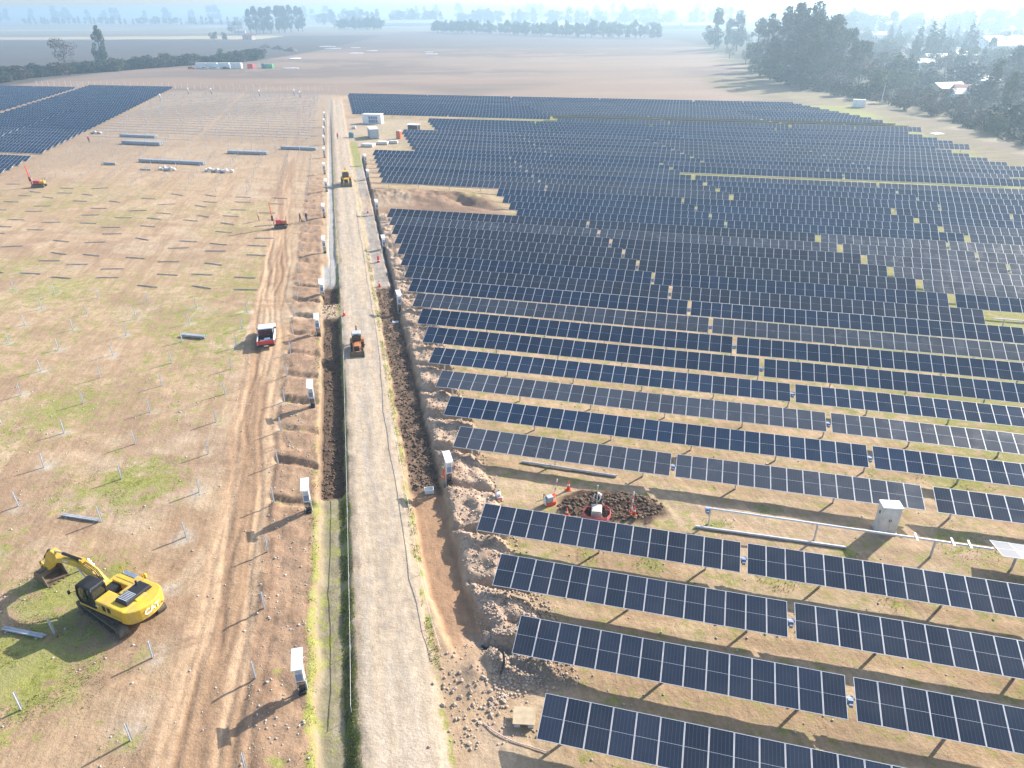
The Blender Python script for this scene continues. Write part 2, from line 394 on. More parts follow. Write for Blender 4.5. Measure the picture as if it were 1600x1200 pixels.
    tw = np.interp(v, [18, 33, 60, 129, 330], [3.3, 2.6, 1.7, 1.6, 1.7])
    tu = u - tkc + (fbm(v * 0.12, v * 0.05 + 3, 41, 2) - .5) * 0.7
    trk = 1 - sst(0.75, 1.25, np.abs(tu) / tw)
    ruts = 0
    for off, amp, sd in ((-1.15, .09, 1), (0.75, .09, 2), (-0.5, .06, 3), (1.5, .06, 4), (-1.9, .05, 5), (.1, .045, 6), (2.2, .05, 7), (-.8, .05, 9)):
        ruts = ruts + amp * np.exp(-((tu - off - (vn(v * 0.13, sd * 7.7, sd) - .5) * 0.9) / 0.16) ** 2)
    z = z - ruts * (1 - sst(100, 150, v)) * (0.4 + 0.9 * vn(v * 0.3, u, 8))
    z = z + np.where(v > 240, 0, 0)
    # far ground rolls a little
    z = z + (fbm(x * 0.004, y * 0.004, 77, 3) - 0.5) * 2.2 * sst(360, 900, np.hypot(x, y))
    if not want_col: return z
    # ---------------- albedo
    def c3(r, g, b): return np.array([r, g, b])
    C = np.empty(x.shape + (3,)); C[:] = c3(.395, .295, .198)
    def lay(m, c): C[:] = C * (1 - m[..., None]) + np.asarray(c) * m[..., None]
    lay(sst(.35, .65, n_lo), (.365, .268, .175)); lay(sst(.52, .75, n_md) * .8, (.44, .345, .24)); lay(sst(.58, .8, fbm(x * .5, y * .5, 61)) * .6, (.33, .235, .15))
    lay(sst(.60, .72, fbm(x * .11 + 5, y * .11, 63)) * .4, (.41, .345, .265))
    streak = fbm(u * 1.1, v * 0.09, 71, 3); lay(sst(.56, .72, streak) * .5 * (u < -5), (.28, .19, .125))
    streak2 = fbm(s * .12, k * 5.4 * 1.0, 73, 3); lay(sst(.55, .72, streak2) * .5 * (u < -6), (.29, .20, .13)); lay(sst(.5, .68, streak2) * .7 * (u > 6), (.44, .34, .235)); lay((1 - sst(.36, .5, streak2)) * .6 * (u > 6), (.30, .225, .15))
    lay((u > 5) * sst(.5, .75, fbm(s * .25, k * 2.2, 75)) * .6, (.40, .33, .22))
    kn = np.round(k + .1) - .1; rr = np.full_like(x, 9.)
    for sc in (-16.2, -22.7, -29.7, -37.0, -44.1, -50.9, -57.5):
        rr = np.minimum(rr, np.hypot((s - sc) * r2[0] + (k - kn) * d2[0], (s - sc) * r2[1] + (k - kn) * d2[1]))
    lay((1 - sst(.35, 1.15, rr + 1.1 * (n_hi - .5))) * band(k, -3, 10.6, .1) * sst(.25, .55, vn(np.round(s / 7), np.round(k), 9)) * .6, (.42, .395, .35))
    lay(sst(.54, .70, fbm(x * .22 + 9, y * .22, 67, 4)) * .65 * (u < -5) * (v < 140), (.285, .20, .135)); lay(trk * .95, (.325, .222, .142)); lay(np.clip(ruts * 7, 0, .7) * trk, (.235, .155, .10)); lay(trk * sst(.48, .62, fbm(tu * 1.6, v * .05, 79, 3)) * .75, (.47, .345, .23))
    for cx, cy, rad, ax, ay, sz in ((-27.5, 38.5, 5.2, -23.5, 36, 4.5), (-27.5, 38.5, 3.4, -24.5, 37, 4), (-26, 40, 8.5, -19, 38, 5), (-14, 20, 11, -20, 28, 6), (-40, 70, 15, -30, 62, 9), (-58, 84, 22, -40, 80, 12), (-30, 100, 14, -32, 88, 9), (-45, 44, 12, -36, 40, 7), (-26, 58, 9, -22, 52, 6), (-44, 108, 18, -36, 96, 10)):
        dd_ = np.hypot(x - cx, y - cy) + (n_md - .5) * .8; msk = np.exp(-((x - ax) ** 2 + (y - ay) ** 2) / sz ** 2) * sst(.35, .6, n_hi + .1)
        for off in (0, .5, 1.9, 2.4): lay(np.exp(-((dd_ - rad - off) / .17) ** 2) * msk * .75, (.25, .172, .112))
    lay(zl * .75, (.305, .205, .137)); lay(zl * sst(.5, .7, n_hi) * .6, (.25, .165, .11))
    lay(zr * .8, (.42, .325, .25)); lay(zr * sst(.52, .7, n_hi) * .6, (.33, .23, .165))
    lay(road, (.385, .325, .252)); lay(road * sst(120, 180, v) * .8, (.39, .305, .22)); wt = np.exp(-((u + 1.35 + wob * .4) / .42) ** 2) + np.exp(-((u - .55 + wob * .4) / .42) ** 2); lay(road * np.clip(wt, 0, 1) * (.45 + .5 * fbm(u * .7, v * .12, 89, 3)), (.465, .385, .29)); lay(road * np.exp(-((u + .42 + wob * .3) / .16) ** 2) * sst(.4, .62, fbm(u * 2, v * .35, 85, 3)) * .7, (.30, .27, .235)); lay(road * sst(.55, .7, fbm(u * 1.8, v * .07, 81, 3)) * .6, (.47, .395, .30)); lay(road * sst(.62, .75, fbm(u * 1.6, v * 1.6, 87, 3)) * .55, (.33, .29, .245)); lay(road * sst(.5, .66, fbm(u * 3, v * .25, 83, 3)) * .5, (.36, .335, .30))
    lay(road * (1 - sst(22, 40, v)) * .5, (.47, .40, .31))
    verge = np.clip(band(u + wob * .7, -2.85, -2.35, .15) + band(u + wob2 * .6, 1.7, 2.15, .15), 0, 1) * (1 - sst(160, 260, v))
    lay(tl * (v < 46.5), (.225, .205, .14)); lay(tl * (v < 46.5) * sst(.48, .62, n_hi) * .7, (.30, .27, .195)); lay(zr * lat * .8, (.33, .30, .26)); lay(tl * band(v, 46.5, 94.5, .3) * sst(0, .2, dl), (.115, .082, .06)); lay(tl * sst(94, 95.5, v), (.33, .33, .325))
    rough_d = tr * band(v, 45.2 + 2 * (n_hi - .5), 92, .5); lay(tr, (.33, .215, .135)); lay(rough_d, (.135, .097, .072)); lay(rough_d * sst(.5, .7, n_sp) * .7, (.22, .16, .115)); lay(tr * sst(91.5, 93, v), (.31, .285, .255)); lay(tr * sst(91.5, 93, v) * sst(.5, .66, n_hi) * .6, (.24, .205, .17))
    lay(slot, (.12, .1, .09))
    lay(np.clip(heap, 0, 1) * .8, (.34, .255, .185)); lay(np.clip(ditch, 0, 1) * .9, (.36, .34, .31)); lay(digm, (.085, .055, .038)); lay(digm * sst(.52, .7, n_sp) * .6, (.16, .11, .075))
    lay(gap, (.255, .175, .12)); lay(gap * sst(.46, .62, n_md) * .7, (.17, .115, .08)); lay(band(u, -60, -2, 1) * band(v, 82.6, 86.6, .5) * band(u, -12, -2.5, .5) * .8, (.40, .31, .22))
    lay(band(u, 1.9, 12, .6) * band(v, 136, 146, 2) * .7, (.40, .31, .22))
    # site compound, far part of the field
    comp = band(u, 1.8, 24, 2) * band(v, 205, 262, 4); lay(comp * .8, (.37, .30, .23))
    fl = sst(150, 260, v) * (u < -2.5); lay(fl * .6, (.30, .245, .19)); lay(fl * sst(.5, .66, n_lo) * .5, (.25, .20, .155))
    # open country
    D = np.hypot(x, y)
    n_f = fbm(x * .006, y * .011, 91, 4); n_f2 = fbm(x * .02, y * .06, 95, 4)
    open_ = sst(57.8, 59.5, k + .03 * (n_md - .5)) * (v > 250)
    lay(open_, (.255, .19, .145)); lay(open_ * sst(.40, .55, n_f) * .9, (.165, .132, .112)); lay(open_ * sst(.55, .68, n_f2) * .6, (.30, .225, .17))
    lay(open_ * sst(.60, .75, fbm(x * .012, y * .03, 99)) * .6, (.22, .185, .16))
    west = sst(-3, 3, hedge_x(y) - x) * (y > 240)
    plough = sst(745, 770, y + 30 * (n_f - .5)) * (x > hedge_x(y)); lay(plough, (.135, .115, .108)); lay(plough * sst(.5, .6, n_f2) * .4, (.17, .145, .135))
    lay(west, (.085, .078, .074)); lay(west * sst(.45, .6, n_f2) * .5, (.11, .10, .092)); lay(west * band(y + x * .12, 1010, 1150, 10) * (x < -330), (.40, .36, .23)); lay(west * sst(1150, 1180, y + x * .12), (.18, .15, .14))
    lay(sst(1330, 1380, y + 60 * (n_f - .5)), (.20, .205, .155)); lay(sst(1380, 1500, y) * sst(.5, .62, fbm(x * .002, y * .004, 103)), (.33, .31, .25))
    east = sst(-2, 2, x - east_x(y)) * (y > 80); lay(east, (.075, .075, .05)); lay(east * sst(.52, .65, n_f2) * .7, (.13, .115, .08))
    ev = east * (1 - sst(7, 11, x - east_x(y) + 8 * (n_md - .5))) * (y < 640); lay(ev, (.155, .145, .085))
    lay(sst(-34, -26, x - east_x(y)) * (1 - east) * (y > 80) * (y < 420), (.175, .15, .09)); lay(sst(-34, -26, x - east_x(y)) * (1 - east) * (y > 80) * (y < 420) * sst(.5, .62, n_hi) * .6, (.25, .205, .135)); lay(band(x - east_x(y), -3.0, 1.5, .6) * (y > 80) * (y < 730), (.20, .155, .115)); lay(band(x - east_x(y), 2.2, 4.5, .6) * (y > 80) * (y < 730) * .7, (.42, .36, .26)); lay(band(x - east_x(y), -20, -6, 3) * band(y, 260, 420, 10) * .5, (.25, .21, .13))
    C *= np.array([1.08, 1.025, .975])
    # ---------------- grass share
    G = np.zeros_like(x)
    for cx, cy, rad, a in GRASS_BLOBS: G = np.maximum(G, a * np.exp(-((x - cx) ** 2 + (y - cy) ** 2) / rad ** 2))
    bare = np.clip(road + tl * (v > 46.5) + tr + trk + digm + zr * .7 + zl + np.clip(heap, 0, 1), 0, 1)
    G = np.maximum(G, (u < -13) * (.50 + .35 * (n_lo - .5) * 2) * (1 - sst(150, 190, v)) * sst(.42, .62, fbm(x * .06, y * .06, 111)))
    G = np.maximum(G, (u > 8) * (.44 + .6 * sst(28, 72, s)) * (.62 + .9 * (fbm(s * .09, k * .8, 115) - .2)) * (1 - open_))
    G = G * (1 - bare); G = np.maximum(G, verge * .62)
    G = np.maximum(G, band(u + wob * .6, -5.15, -4.6, .2) * (.35 + .5 * (v < 46)) * (1 - sst(95, 110, v))); G = np.maximum(G, tl * (v < 46.5) * band(u + wob, -3.1, -2.5, .2) * .9); G = np.maximum(G, tl * (v < 46.5) * .42)
    G = np.maximum(G, band(u + wob2, 1.9, 4.2, .6) * band(v, 175, 215, 6) * .9); G = np.maximum(G, zl * lat * sst(.35, .6, vn(k * 2.1, u * .3, 5)) * .5 * (1 - sst(95, 110, v)))
    G = np.maximum(G, gap * .8 * np.maximum(blob(-7, 141, 5, 1.8, -.75), 0)); G = np.where(gap > .3, np.minimum(G, .75 * blob(-7, 141, 4, 1.6, -.75)), G); G = np.maximum(G, comp * .8 * (blob(-43.5, 220, 4, 3) + blob(-32, 205, 4, 3))); G = G * (1 - west) * (1 - sst(-16, -8, x - east_x(y)) * (y > 80)) + ev * .2
    S = np.clip(zr * .85 + np.clip(heap, 0, 1) + zl * .5 + .25 * road + (1 - bare) * .32, 0, 1) * (1 - sst(150, 260, v)) * (1 - tr)
    return z, C, G, S
def zt(x, y): return float(fields(np.array([x]), np.array([y]), False)[0])

def axis_vals(segs, lo_growth=None, hi_growth=None):
    out = []
    for a, b, st in segs: out += list(np.arange(a, b - st * .5, st))
    out.append(segs[-1][1]); return out
uvals = axis_vals([(-48, -13, .34), (-13, 11, .16), (11, 44, .36)])
st, x_ = .36, 44.0
while x_ < 9000: st *= 1.055; x_ += st; uvals.append(x_)
st, x_ = .34, -48.0
while x_ > -9000: st *= 1.055; x_ -= st; uvals.insert(0, x_)
vvals = axis_vals([(-40, 14, 3.0), (14, 56, .2), (56, 100, .33), (100, 165, .75)])
st, x_ = .75, 165.0
while x_ < 9000: st *= 1.03; x_ += min(st, 150); vvals.append(x_)
UU, VV = np.meshgrid(np.array(uvals), np.array(vvals))
GX = UU * n2[0] + VV * e2[0]; GY = UU * n2[1] + VV * e2[1]
GZ, GC, GG, GS = fields(GX, GY)
ny_, nx_ = GX.shape
me = bpy.data.meshes.new('ground')
idx = np.arange(ny_ * nx_).reshape(ny_, nx_)
quads = np.stack([idx[:-1, :-1], idx[:-1, 1:], idx[1:, 1:], idx[1:, :-1]], -1).reshape(-1, 4)
me.vertices.add(ny_ * nx_); me.vertices.foreach_set('co', np.stack([GX, GY, GZ], -1).astype(np.float32).ravel())
me.loops.add(quads.size); me.loops.foreach_set('vertex_index', quads.astype(np.int32).ravel())
me.polygons.add(len(quads)); me.polygons.foreach_set('loop_start', np.arange(0, quads.size, 4, dtype=np.int32)); me.polygons.foreach_set('loop_total', np.full(len(quads), 4, np.int32))
me.polygons.foreach_set('use_smooth', np.ones(len(quads), bool))
me.update(calc_edges=True)
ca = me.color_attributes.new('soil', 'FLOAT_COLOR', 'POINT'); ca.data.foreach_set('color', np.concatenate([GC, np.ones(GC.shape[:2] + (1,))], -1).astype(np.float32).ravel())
for nm, arr in (('grass', GG), ('stone', GS)):
    at = me.attributes.new(nm, 'FLOAT', 'POINT'); at.data.foreach_set('value', arr.astype(np.float32).ravel())
gm, nt, b = newmat('ground_soil')
geo = nd(nt, 'ShaderNodeNewGeometry')
def noise(sc, det=5, rough=.55, vec=None, dist=0):
    n = nd(nt, 'ShaderNodeTexNoise'); n.inputs['Scale'].default_value = sc; n.inputs['Detail'].default_value = det; n.inputs['Roughness'].default_value = rough; n.inputs['Distortion'].default_value = dist
    nt.links.new(vec or geo.outputs['Position'], n.inputs['Vector']); return n.outputs[0]
def attr(n, t='Fac'):
    a = nd(nt, 'ShaderNodeAttribute', attribute_name=n); return a.outputs[t]
def mul(c, f):
    cc = nd(nt, 'ShaderNodeCombineColor')
    for i in range(3): nt.links.new(f, cc.inputs[i])
    return mixc(nt, 1.0, c, cc.outputs[0], 'MULTIPLY')
mp = nd(nt, 'ShaderNodeMapping'); mp.inputs['Rotation'].default_value = (0, 0, -ROADROT); mp.inputs['Scale'].default_value = (.16, 1.0, 1.0)
vr = nd(nt, 'ShaderNodeVectorRotate', rotation_type='Z_AXIS'); vr.inputs['Angle'].default_value = -ROADROT; nt.links.new(geo.outputs['Position'], vr.inputs['Vector'])
vm = nd(nt, 'ShaderNodeVectorMath', operation='MULTIPLY'); vm.inputs[1].default_value = (.14, 1.0, 1.0); nt.links.new(vr.outputs[0], vm.inputs[0])
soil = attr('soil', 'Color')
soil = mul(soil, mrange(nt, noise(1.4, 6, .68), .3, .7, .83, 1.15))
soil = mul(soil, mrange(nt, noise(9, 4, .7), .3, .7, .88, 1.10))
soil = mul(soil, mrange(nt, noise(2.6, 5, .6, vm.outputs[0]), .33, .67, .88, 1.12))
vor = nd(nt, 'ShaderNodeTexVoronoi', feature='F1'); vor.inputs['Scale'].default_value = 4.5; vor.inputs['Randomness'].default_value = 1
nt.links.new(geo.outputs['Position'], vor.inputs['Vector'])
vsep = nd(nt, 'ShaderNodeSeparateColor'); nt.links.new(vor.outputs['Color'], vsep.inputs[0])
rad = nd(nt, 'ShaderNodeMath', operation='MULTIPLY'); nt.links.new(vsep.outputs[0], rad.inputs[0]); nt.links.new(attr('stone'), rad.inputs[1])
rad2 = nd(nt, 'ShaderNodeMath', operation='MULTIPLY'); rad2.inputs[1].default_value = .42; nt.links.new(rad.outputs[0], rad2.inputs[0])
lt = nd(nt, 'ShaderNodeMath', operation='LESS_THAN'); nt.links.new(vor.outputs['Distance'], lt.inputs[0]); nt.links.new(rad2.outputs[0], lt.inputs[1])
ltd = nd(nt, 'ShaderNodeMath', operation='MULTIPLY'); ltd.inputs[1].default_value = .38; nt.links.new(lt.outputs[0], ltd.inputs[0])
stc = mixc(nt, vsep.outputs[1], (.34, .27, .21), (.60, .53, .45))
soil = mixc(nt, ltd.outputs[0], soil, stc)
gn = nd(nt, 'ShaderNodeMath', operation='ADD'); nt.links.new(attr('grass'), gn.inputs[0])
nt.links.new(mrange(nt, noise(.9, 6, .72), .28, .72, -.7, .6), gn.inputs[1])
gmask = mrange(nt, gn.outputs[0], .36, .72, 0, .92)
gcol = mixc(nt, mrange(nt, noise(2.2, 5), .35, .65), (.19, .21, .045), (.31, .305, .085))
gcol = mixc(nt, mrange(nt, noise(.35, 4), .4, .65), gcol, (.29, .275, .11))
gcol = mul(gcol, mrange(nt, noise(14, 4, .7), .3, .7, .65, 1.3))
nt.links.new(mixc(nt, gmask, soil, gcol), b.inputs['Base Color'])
b.inputs['Roughness'].default_value = .95; b.inputs['Specular IOR Level'].default_value = .15
hs = nd(nt, 'ShaderNodeMath', operation='MULTIPLY_ADD'); nt.links.new(noise(3.5, 6, .7), hs.inputs[0]); hs.inputs[1].default_value = 1.0; nt.links.new(ltd.outputs[0], hs.inputs[2])
bp = nd(nt, 'ShaderNodeBump'); bp.inputs['Strength'].default_value = .6; bp.inputs['Distance'].default_value = .14
nt.links.new(hs.outputs[0], bp.inputs['Height']); nt.links.new(bp.outputs[0], b.inputs['Normal'])
me.materials.append(gm)
ground = link('ground', me); tag(ground, kind='structure')

# ------------------------------------------------------------------ haze: one closed box of even, pale air
hm = bpy.data.materials.new('haze_air'); hm.use_nodes = True; ht = hm.node_tree; ht.nodes.clear()
ho = ht.nodes.new('ShaderNodeOutputMaterial'); hv = ht.nodes.new('ShaderNodeVolumePrincipled')
hv.inputs['Color'].default_value = (0.58, 0.80, 1.0, 1); hv.inputs['Density'].default_value = 0.00058; hv.inputs['Anisotropy'].default_value = 0.45
ht.links.new(hv.outputs[0], ho.inputs['Volume'])
MATS['haze_air'] = hm
gxs = GX.ravel(); gys = GY.ravel()
hz = MB().use('haze_air').box(-14500, 14500, -3500, 14500, float(GZ.min()) - 1.5, 52.0).build('haze'); tag(hz, 'pale blue morning haze filling the air over the plain', None, None, 'stuff')

# ------------------------------------------------------------------ solar trackers
def panel_arrays(full):
    w, l, h, f, g = 1.134 / 2, ML / 2, .035, .024, .0055
    xs = [-w, -w + f, w - f, w]; ys = [-l, -l + f, -g, g, l - f, l] if full else [-l, -l + f, l - f, l]
    vs = [(x, y, 0) for y in ys for x in xs]; fs = []; ms = []
    nx = len(xs)
    for j in range(len(ys) - 1):
        for i in range(nx - 1):
            a = j * nx + i; fs.append((a, a + 1, a + nx + 1, a + nx))
            cell = i == 1 and (j in (1, 3) if full else j == 1); ms.append(1 if cell else 0)
    n = len(vs); c = [0, nx - 1, len(vs) - 1, len(vs) - nx]
    vs += [(vs[i][0], vs[i][1], -h) for i in c]; b0 = n
    fs.append((b0, b0 + 3, b0 + 2, b0 + 1)); ms.append(1)
    if full:   # frame sides
        low = list(range(nx)); fs.append((0, b0, b0 + 1, nx - 1)); ms.append(0)
        fs.append((c[2], b0 + 2, b0 + 3, c[3])); ms.append(0)
        fs.append((c[3], b0 + 3, b0, c[0])); ms.append(0); fs.append((c[1], b0 + 1, b0 + 2, c[2])); ms.append(0)
    return vs, fs, ms
PV, PF, PM = panel_arrays(True)
PANEL_ME = {}
for nm in ('panel_dark', 'panel_navy', 'panel_sky_sheen', 'panel_sky_glare'):
    m_ = bpy.data.meshes.new('solar_panel'); m_.from_pydata(PV, [], PF); m_.materials.append(MATS['aluminium']); m_.materials.append(MATS[nm])
    m_.polygons.foreach_set('material_index', PM); m_.update(); PANEL_ME[nm] = m_
PV2, PF2, PM2 = panel_arrays(False)
def joined_panels(xs, full, matn):
    V, F, M_ = (PV, PF, PM) if full else (PV2, PF2, PM2)
    V = np.array(V); n = len(V); out = np.concatenate([V + np.array([x, 0, 0]) for x in xs])
    F4 = np.array(F); quads = np.concatenate([F4 + i * n for i in range(len(xs))])
    m_ = bpy.data.meshes.new('solar_panels'); m_.vertices.add(len(out)); m_.vertices.foreach_set('co', out.astype(np.float32).ravel())
    m_.loops.add(quads.size); m_.loops.foreach_set('vertex_index', quads.astype(np.int32).ravel())
    m_.polygons.add(len(quads)); m_.polygons.foreach_set('loop_start', np.arange(0, quads.size, 4, dtype=np.int32)); m_.polygons.foreach_set('loop_total', np.full(len(quads), 4, np.int32))
    m_.materials.append(MATS['aluminium']); m_.materials.append(MATS[matn])
    m_.polygons.foreach_set('material_index', np.tile(np.array(PM if full else PM2, np.int32), len(xs))); m_.update(calc_edges=True)
    return m_
post_me = MB().use('steel').box(-.045, .045, -.075, -.067, -.5, AXZ - .05).box(-.045, .045, .067, .075, -.5, AXZ - .05).box(-.004, .004, -.067, .067, -.5, AXZ - .05).mesh('post')
bear_me = MB().use('steel').box(-.05, .05, -.11, .11, AXZ - .12, AXZ + .02).mesh('bearing')
motor_me = MB().use('blue_grey').box(-.14, .14, -.16, .16, AXZ - .30, AXZ + .05).use('blue_grey').box(-.08, .1, -.36, -.16, AXZ - .24, AXZ - .05).mesh('drive_motor')
TUBES = {}
def tube_me(l):
    key = round(l, 2)
    if key not in TUBES: TUBES[key] = MB().use('steel').cyl((0, 0, AXZ), (l, 0, AXZ), .065, .065, 8).mesh('torque_tube')
    return TUBES[key]
FARJ = {}
def tracker(name, k, s0, n_half, label, group, mats, tilt=TILT, indiv=True, detail=True, gapw=.40, posts=True):
    """two halves of n panels either side of a drive; s0 = where the table starts along its row"""
    x, y = SK(s0, k); t = thing(name, label, 'solar panels', (x, y, 0), ROWROT, group)
    half = n_half * MW; L = 2 * half + gapw
    rot = (R(tilt), 0, 0); up = .115
    oy, oz = -math.sin(R(tilt)) * up, math.cos(R(tilt)) * up
    link('torque_tube', tube_me(L + .1), t)
    offs = [(i + .5) * MW for i in range(n_half)] + [half + gapw + (i + .5) * MW for i in range(n_half)]
    m = mats if isinstance(mats, str) else mats[0]
    if indiv:
        for a in offs: link('solar_panel', PANEL_ME[m], t, (a, oy, AXZ + oz + random.uniform(-.006, .006)), (rot[0] + R(random.gauss(0, .35)), R(random.gauss(0, .2)), 0))
    else:
        key = (n_half, detail, m, gapw)
        if key not in FARJ: FARJ[key] = joined_panels(offs, detail, m)
        o = link('solar_panels', FARJ[key], t, (0, oy, AXZ + oz), rot); o['kind'] = 'stuff'
    if posts:
        ps = [1.3]
        step = 7.0 if n_half == 15 else 6.67
        while ps[-1] + step < L - .8: ps.append(ps[-1] + step)
        for p_ in ps: link('post', post_me, t, (p_, 0, 0))
        link('drive_motor', motor_me, t, (half + gapw / 2, 0, 0))
    return t
SKY_SHEEN = {5, 7, 11, 18}  # rows whose panel colour has the sky reflection painted in
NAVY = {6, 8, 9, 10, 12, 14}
def shift_k(k): return k + (.35 if k >= 24 else 0)
def s_max(k): return float(np.interp(k, [0, 22, 29, 34, 37, 40, 44, 50, 56, 60], [75, 150, 158, 162, 166, 169, 173, 175.5, 179, 182]))
def first_s(k): return 0 if k < 20 else 24.2 if k < 24 else .9 if k < 31 else 12.3 if k < 38 else 23.6 if k < 44 else -2
BLK = {0: 'the near block', 1: 'the block behind the earth ramp', 2: 'the block behind the backhoe', 3: 'the block below the orange toilet', 4: 'the block right of the dark shed', 5: 'the block along the bare field'}
def blk(k): return (0, 0) if k < 20 else (1, 20) if k < 24 else (2, 24) if k < 31 else (3, 31) if k < 38 else (4, 38) if k < 44 else (5, 44)
ntr = 0
for k in range(-1, 57):
    s = first_s(k); sm = s_max(k); j = 0; kk = shift_k(k)
    if k == 43 : continue
    while s < sm - 15:
        nh = 15 if (k < 6 and True) or (j == 1 and 13 <= k <= 23) else 30
        L = 2 * nh * MW + .40
        if s + L > sm + 4:
            nh = 15; L = 2 * nh * MW + .40
            if s + L > sm + 6: break
        skip = (k == 4 and j == 0) or (k == 13 and j == 1) or (k == 28 and j == 1) or (k == 44 and j == 0)
        ends = [in_view(*SK(s + a * L, kk), 1.4, .06) for a in (0, .15, .3, .5, .7, .85, 1)]
        if not skip and any(ends):
            b_, kb = blk(k); near = k < 20
            pos = ORD[j + 1]
            if near: lab = f'solar table in the {ORD[k + 1] if k >= 0 else "cut-off nearest"} panel row from the bottom, {pos} from the road'
            else: lab = f'solar table, {ORD[k - kb + 1]} row of {BLK[b_]}, {pos} from the road'
            md = 'panel_sky_sheen' if (k in SKY_SHEEN and j == 0) or (k in (13, 15, 16, 17, 18, 19) and j >= 1) else 'panel_navy' if k in NAVY else 'panel_dark'
            tl_ = float(np.interp(k, [-1, 5, 6, 8, 9, 11, 14, 60], [17.2, 17.2, 19.5, 20.5, 26, 27, 27.5, 27.5])) + random.uniform(-.8, .8) - (2.2 if md == 'panel_sky_sheen' and k > 5 else 0)
            if near:
                if k == 4 and j == 1: tl_ = -13; md = 'panel_sky_glare'
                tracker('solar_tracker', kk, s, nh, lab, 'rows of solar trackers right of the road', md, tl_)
            else:
                if (k in (45, 46) and j in (1, 2)) : tl_ = -20 - k % 2 * 3
                md = 'panel_far_sky_sheen' if random.random() < .35 else 'panel_far'
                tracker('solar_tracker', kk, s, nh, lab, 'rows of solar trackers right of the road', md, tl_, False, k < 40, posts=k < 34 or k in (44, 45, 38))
            ntr += 1
        s += L + .78; j += 1
t = thing('bare_torque_tube', 'bare torque tube over green grass in the gap at the right image edge', 'torque tube', (*SK(70.5, 13), 0), ROWROT)
link('torque_tube', tube_me(35.05), t)
for p_ in (1.3, 8.3, 15.3, 22.3, 29.3): link('post', post_me, t, (p_, 0, 0))
# the row under repair: bare torque tube on its posts, with clamps
t = thing('bare_torque_tube', 'bare white torque tube on posts where panels are missing, in front of the pale cabinet', 'torque tube', (*SK(17.4, 4), 0), ROWROT)
MB().use('aluminium').cyl((.1, 0, AXZ), (18.3, 0, AXZ), .075, .075, 10).build('torque_tube', t)
for p_ in (.5, 7.6, 14.9): link('post', post_me, t, (p_, 0, 0))
for p_ in (13.7, 15.9, 16.9): MB().use('white_paint').box(p_ - .06, p_ + .06, -.42, .42, AXZ + .08, AXZ + .13, Matrix.Translation((0, 0, 0))).build('panel_clamp', t)
link('drive_motor', motor_me, t, (.3, 0, 0))
def lying_tube(name, a, b, label, rad=.085, m='steel'):
    za, zb = zt(*a) + rad, zt(*b) + rad; d = Vector((b[0] - a[0], b[1] - a[1], zb - za))
    o = MB().use(m).cyl((0, 0, 0), tuple(d), rad, rad, 10).use('black').cyl(tuple(d * .999), tuple(d * 1.0008), rad * .8, rad * .8, 10).build(name, None, loc=(a[0], a[1], za)); return tag(o, label, 'tube')
lying_tube('loose_torque_tube', (12.9, 40.2), (22.6, 37.9), 'grey steel tube lying on the ground in front of the bare torque tube', .1)
lying_tube('loose_torque_tube', (0.75, 48.6), (8.15, 46.5), 'grey steel tube lying on the ground above the white-shirted worker', .1)

# left-hand block far off, beyond the unfinished field
for k in range(22, 61):
    kk = k + .05
    if k == 26: continue
    for j, (sa, nh) in enumerate(((-90.2 - 48.5, 20), (-141.2 - 48.5, 20), (-192.5 - 48.5, 20))):
        if j == 0: sa = -90.6 - (2 * 20 * MW + .40)
        if j == 1: sa = -140.9 - (2 * 20 * MW + .40)
        if j == 2: sa = -191 - (2 * 20 * MW + .40)
        L = 2 * nh * MW + .40
        if j == 1 and k > 57 or k > 59 and j == 0: continue
        if j == 2 and k > 53: continue
        if not any(in_view(*SK(sa + a * L, kk), 1.4, .03) for a in (0, .2, .4, .6, .8, 1)): continue
        lab = f'solar table in {ORD[k - 21]} row of the far left block, {ORD[j + 1]} from its right end'
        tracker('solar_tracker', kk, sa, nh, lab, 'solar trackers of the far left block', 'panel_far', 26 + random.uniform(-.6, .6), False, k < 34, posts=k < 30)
# bare frames (posts and tubes, no panels yet) in the far part of the unfinished field
for k in range(31, 58):
    for j, (sa, sb) in enumerate(((-88, -52), (-50.5, -15.5))):
        if k < 35 and j == 0 and k % 2: continue
        x, y = SK(sa, k); t = thing('bare_tracker_frame', f'bare tracker frame without panels, {ORD[k - 30]} frame row of the unfinished field, {"left" if j == 0 else "right"} half', 'tracker frame', (x, y, 0), ROWROT, 'bare tracker frames in the unfinished field')
        if k >= 34 or j == 0: link('torque_tube', tube_me(sb - sa), t)
        p_ = random.uniform(.4, 6.5)
        while p_ < sb - sa: link('post', post_me, t, (p_, random.uniform(-.05, .05), 0)); p_ += 7.0
t = thing('boundary_fence', 'row of pale fence posts along the far edge of the unfinished field', 'fence', (*SK(-172, 61.2), 0), ROWROT)
fp_me = MB().use('concrete').box(-.07, .07, -.07, .07, -.3, 2.6).mesh('fence_post')
for i in range(48): link('fence_post', fp_me, t, (3.5 * i, random.uniform(-.2, .2), 0))
for zz in (.8, 1.6, 2.4): MB().use('steel').cyl((0, 0, zz), (164.5, 0, zz), .012, .012, 4).build('wire', t)
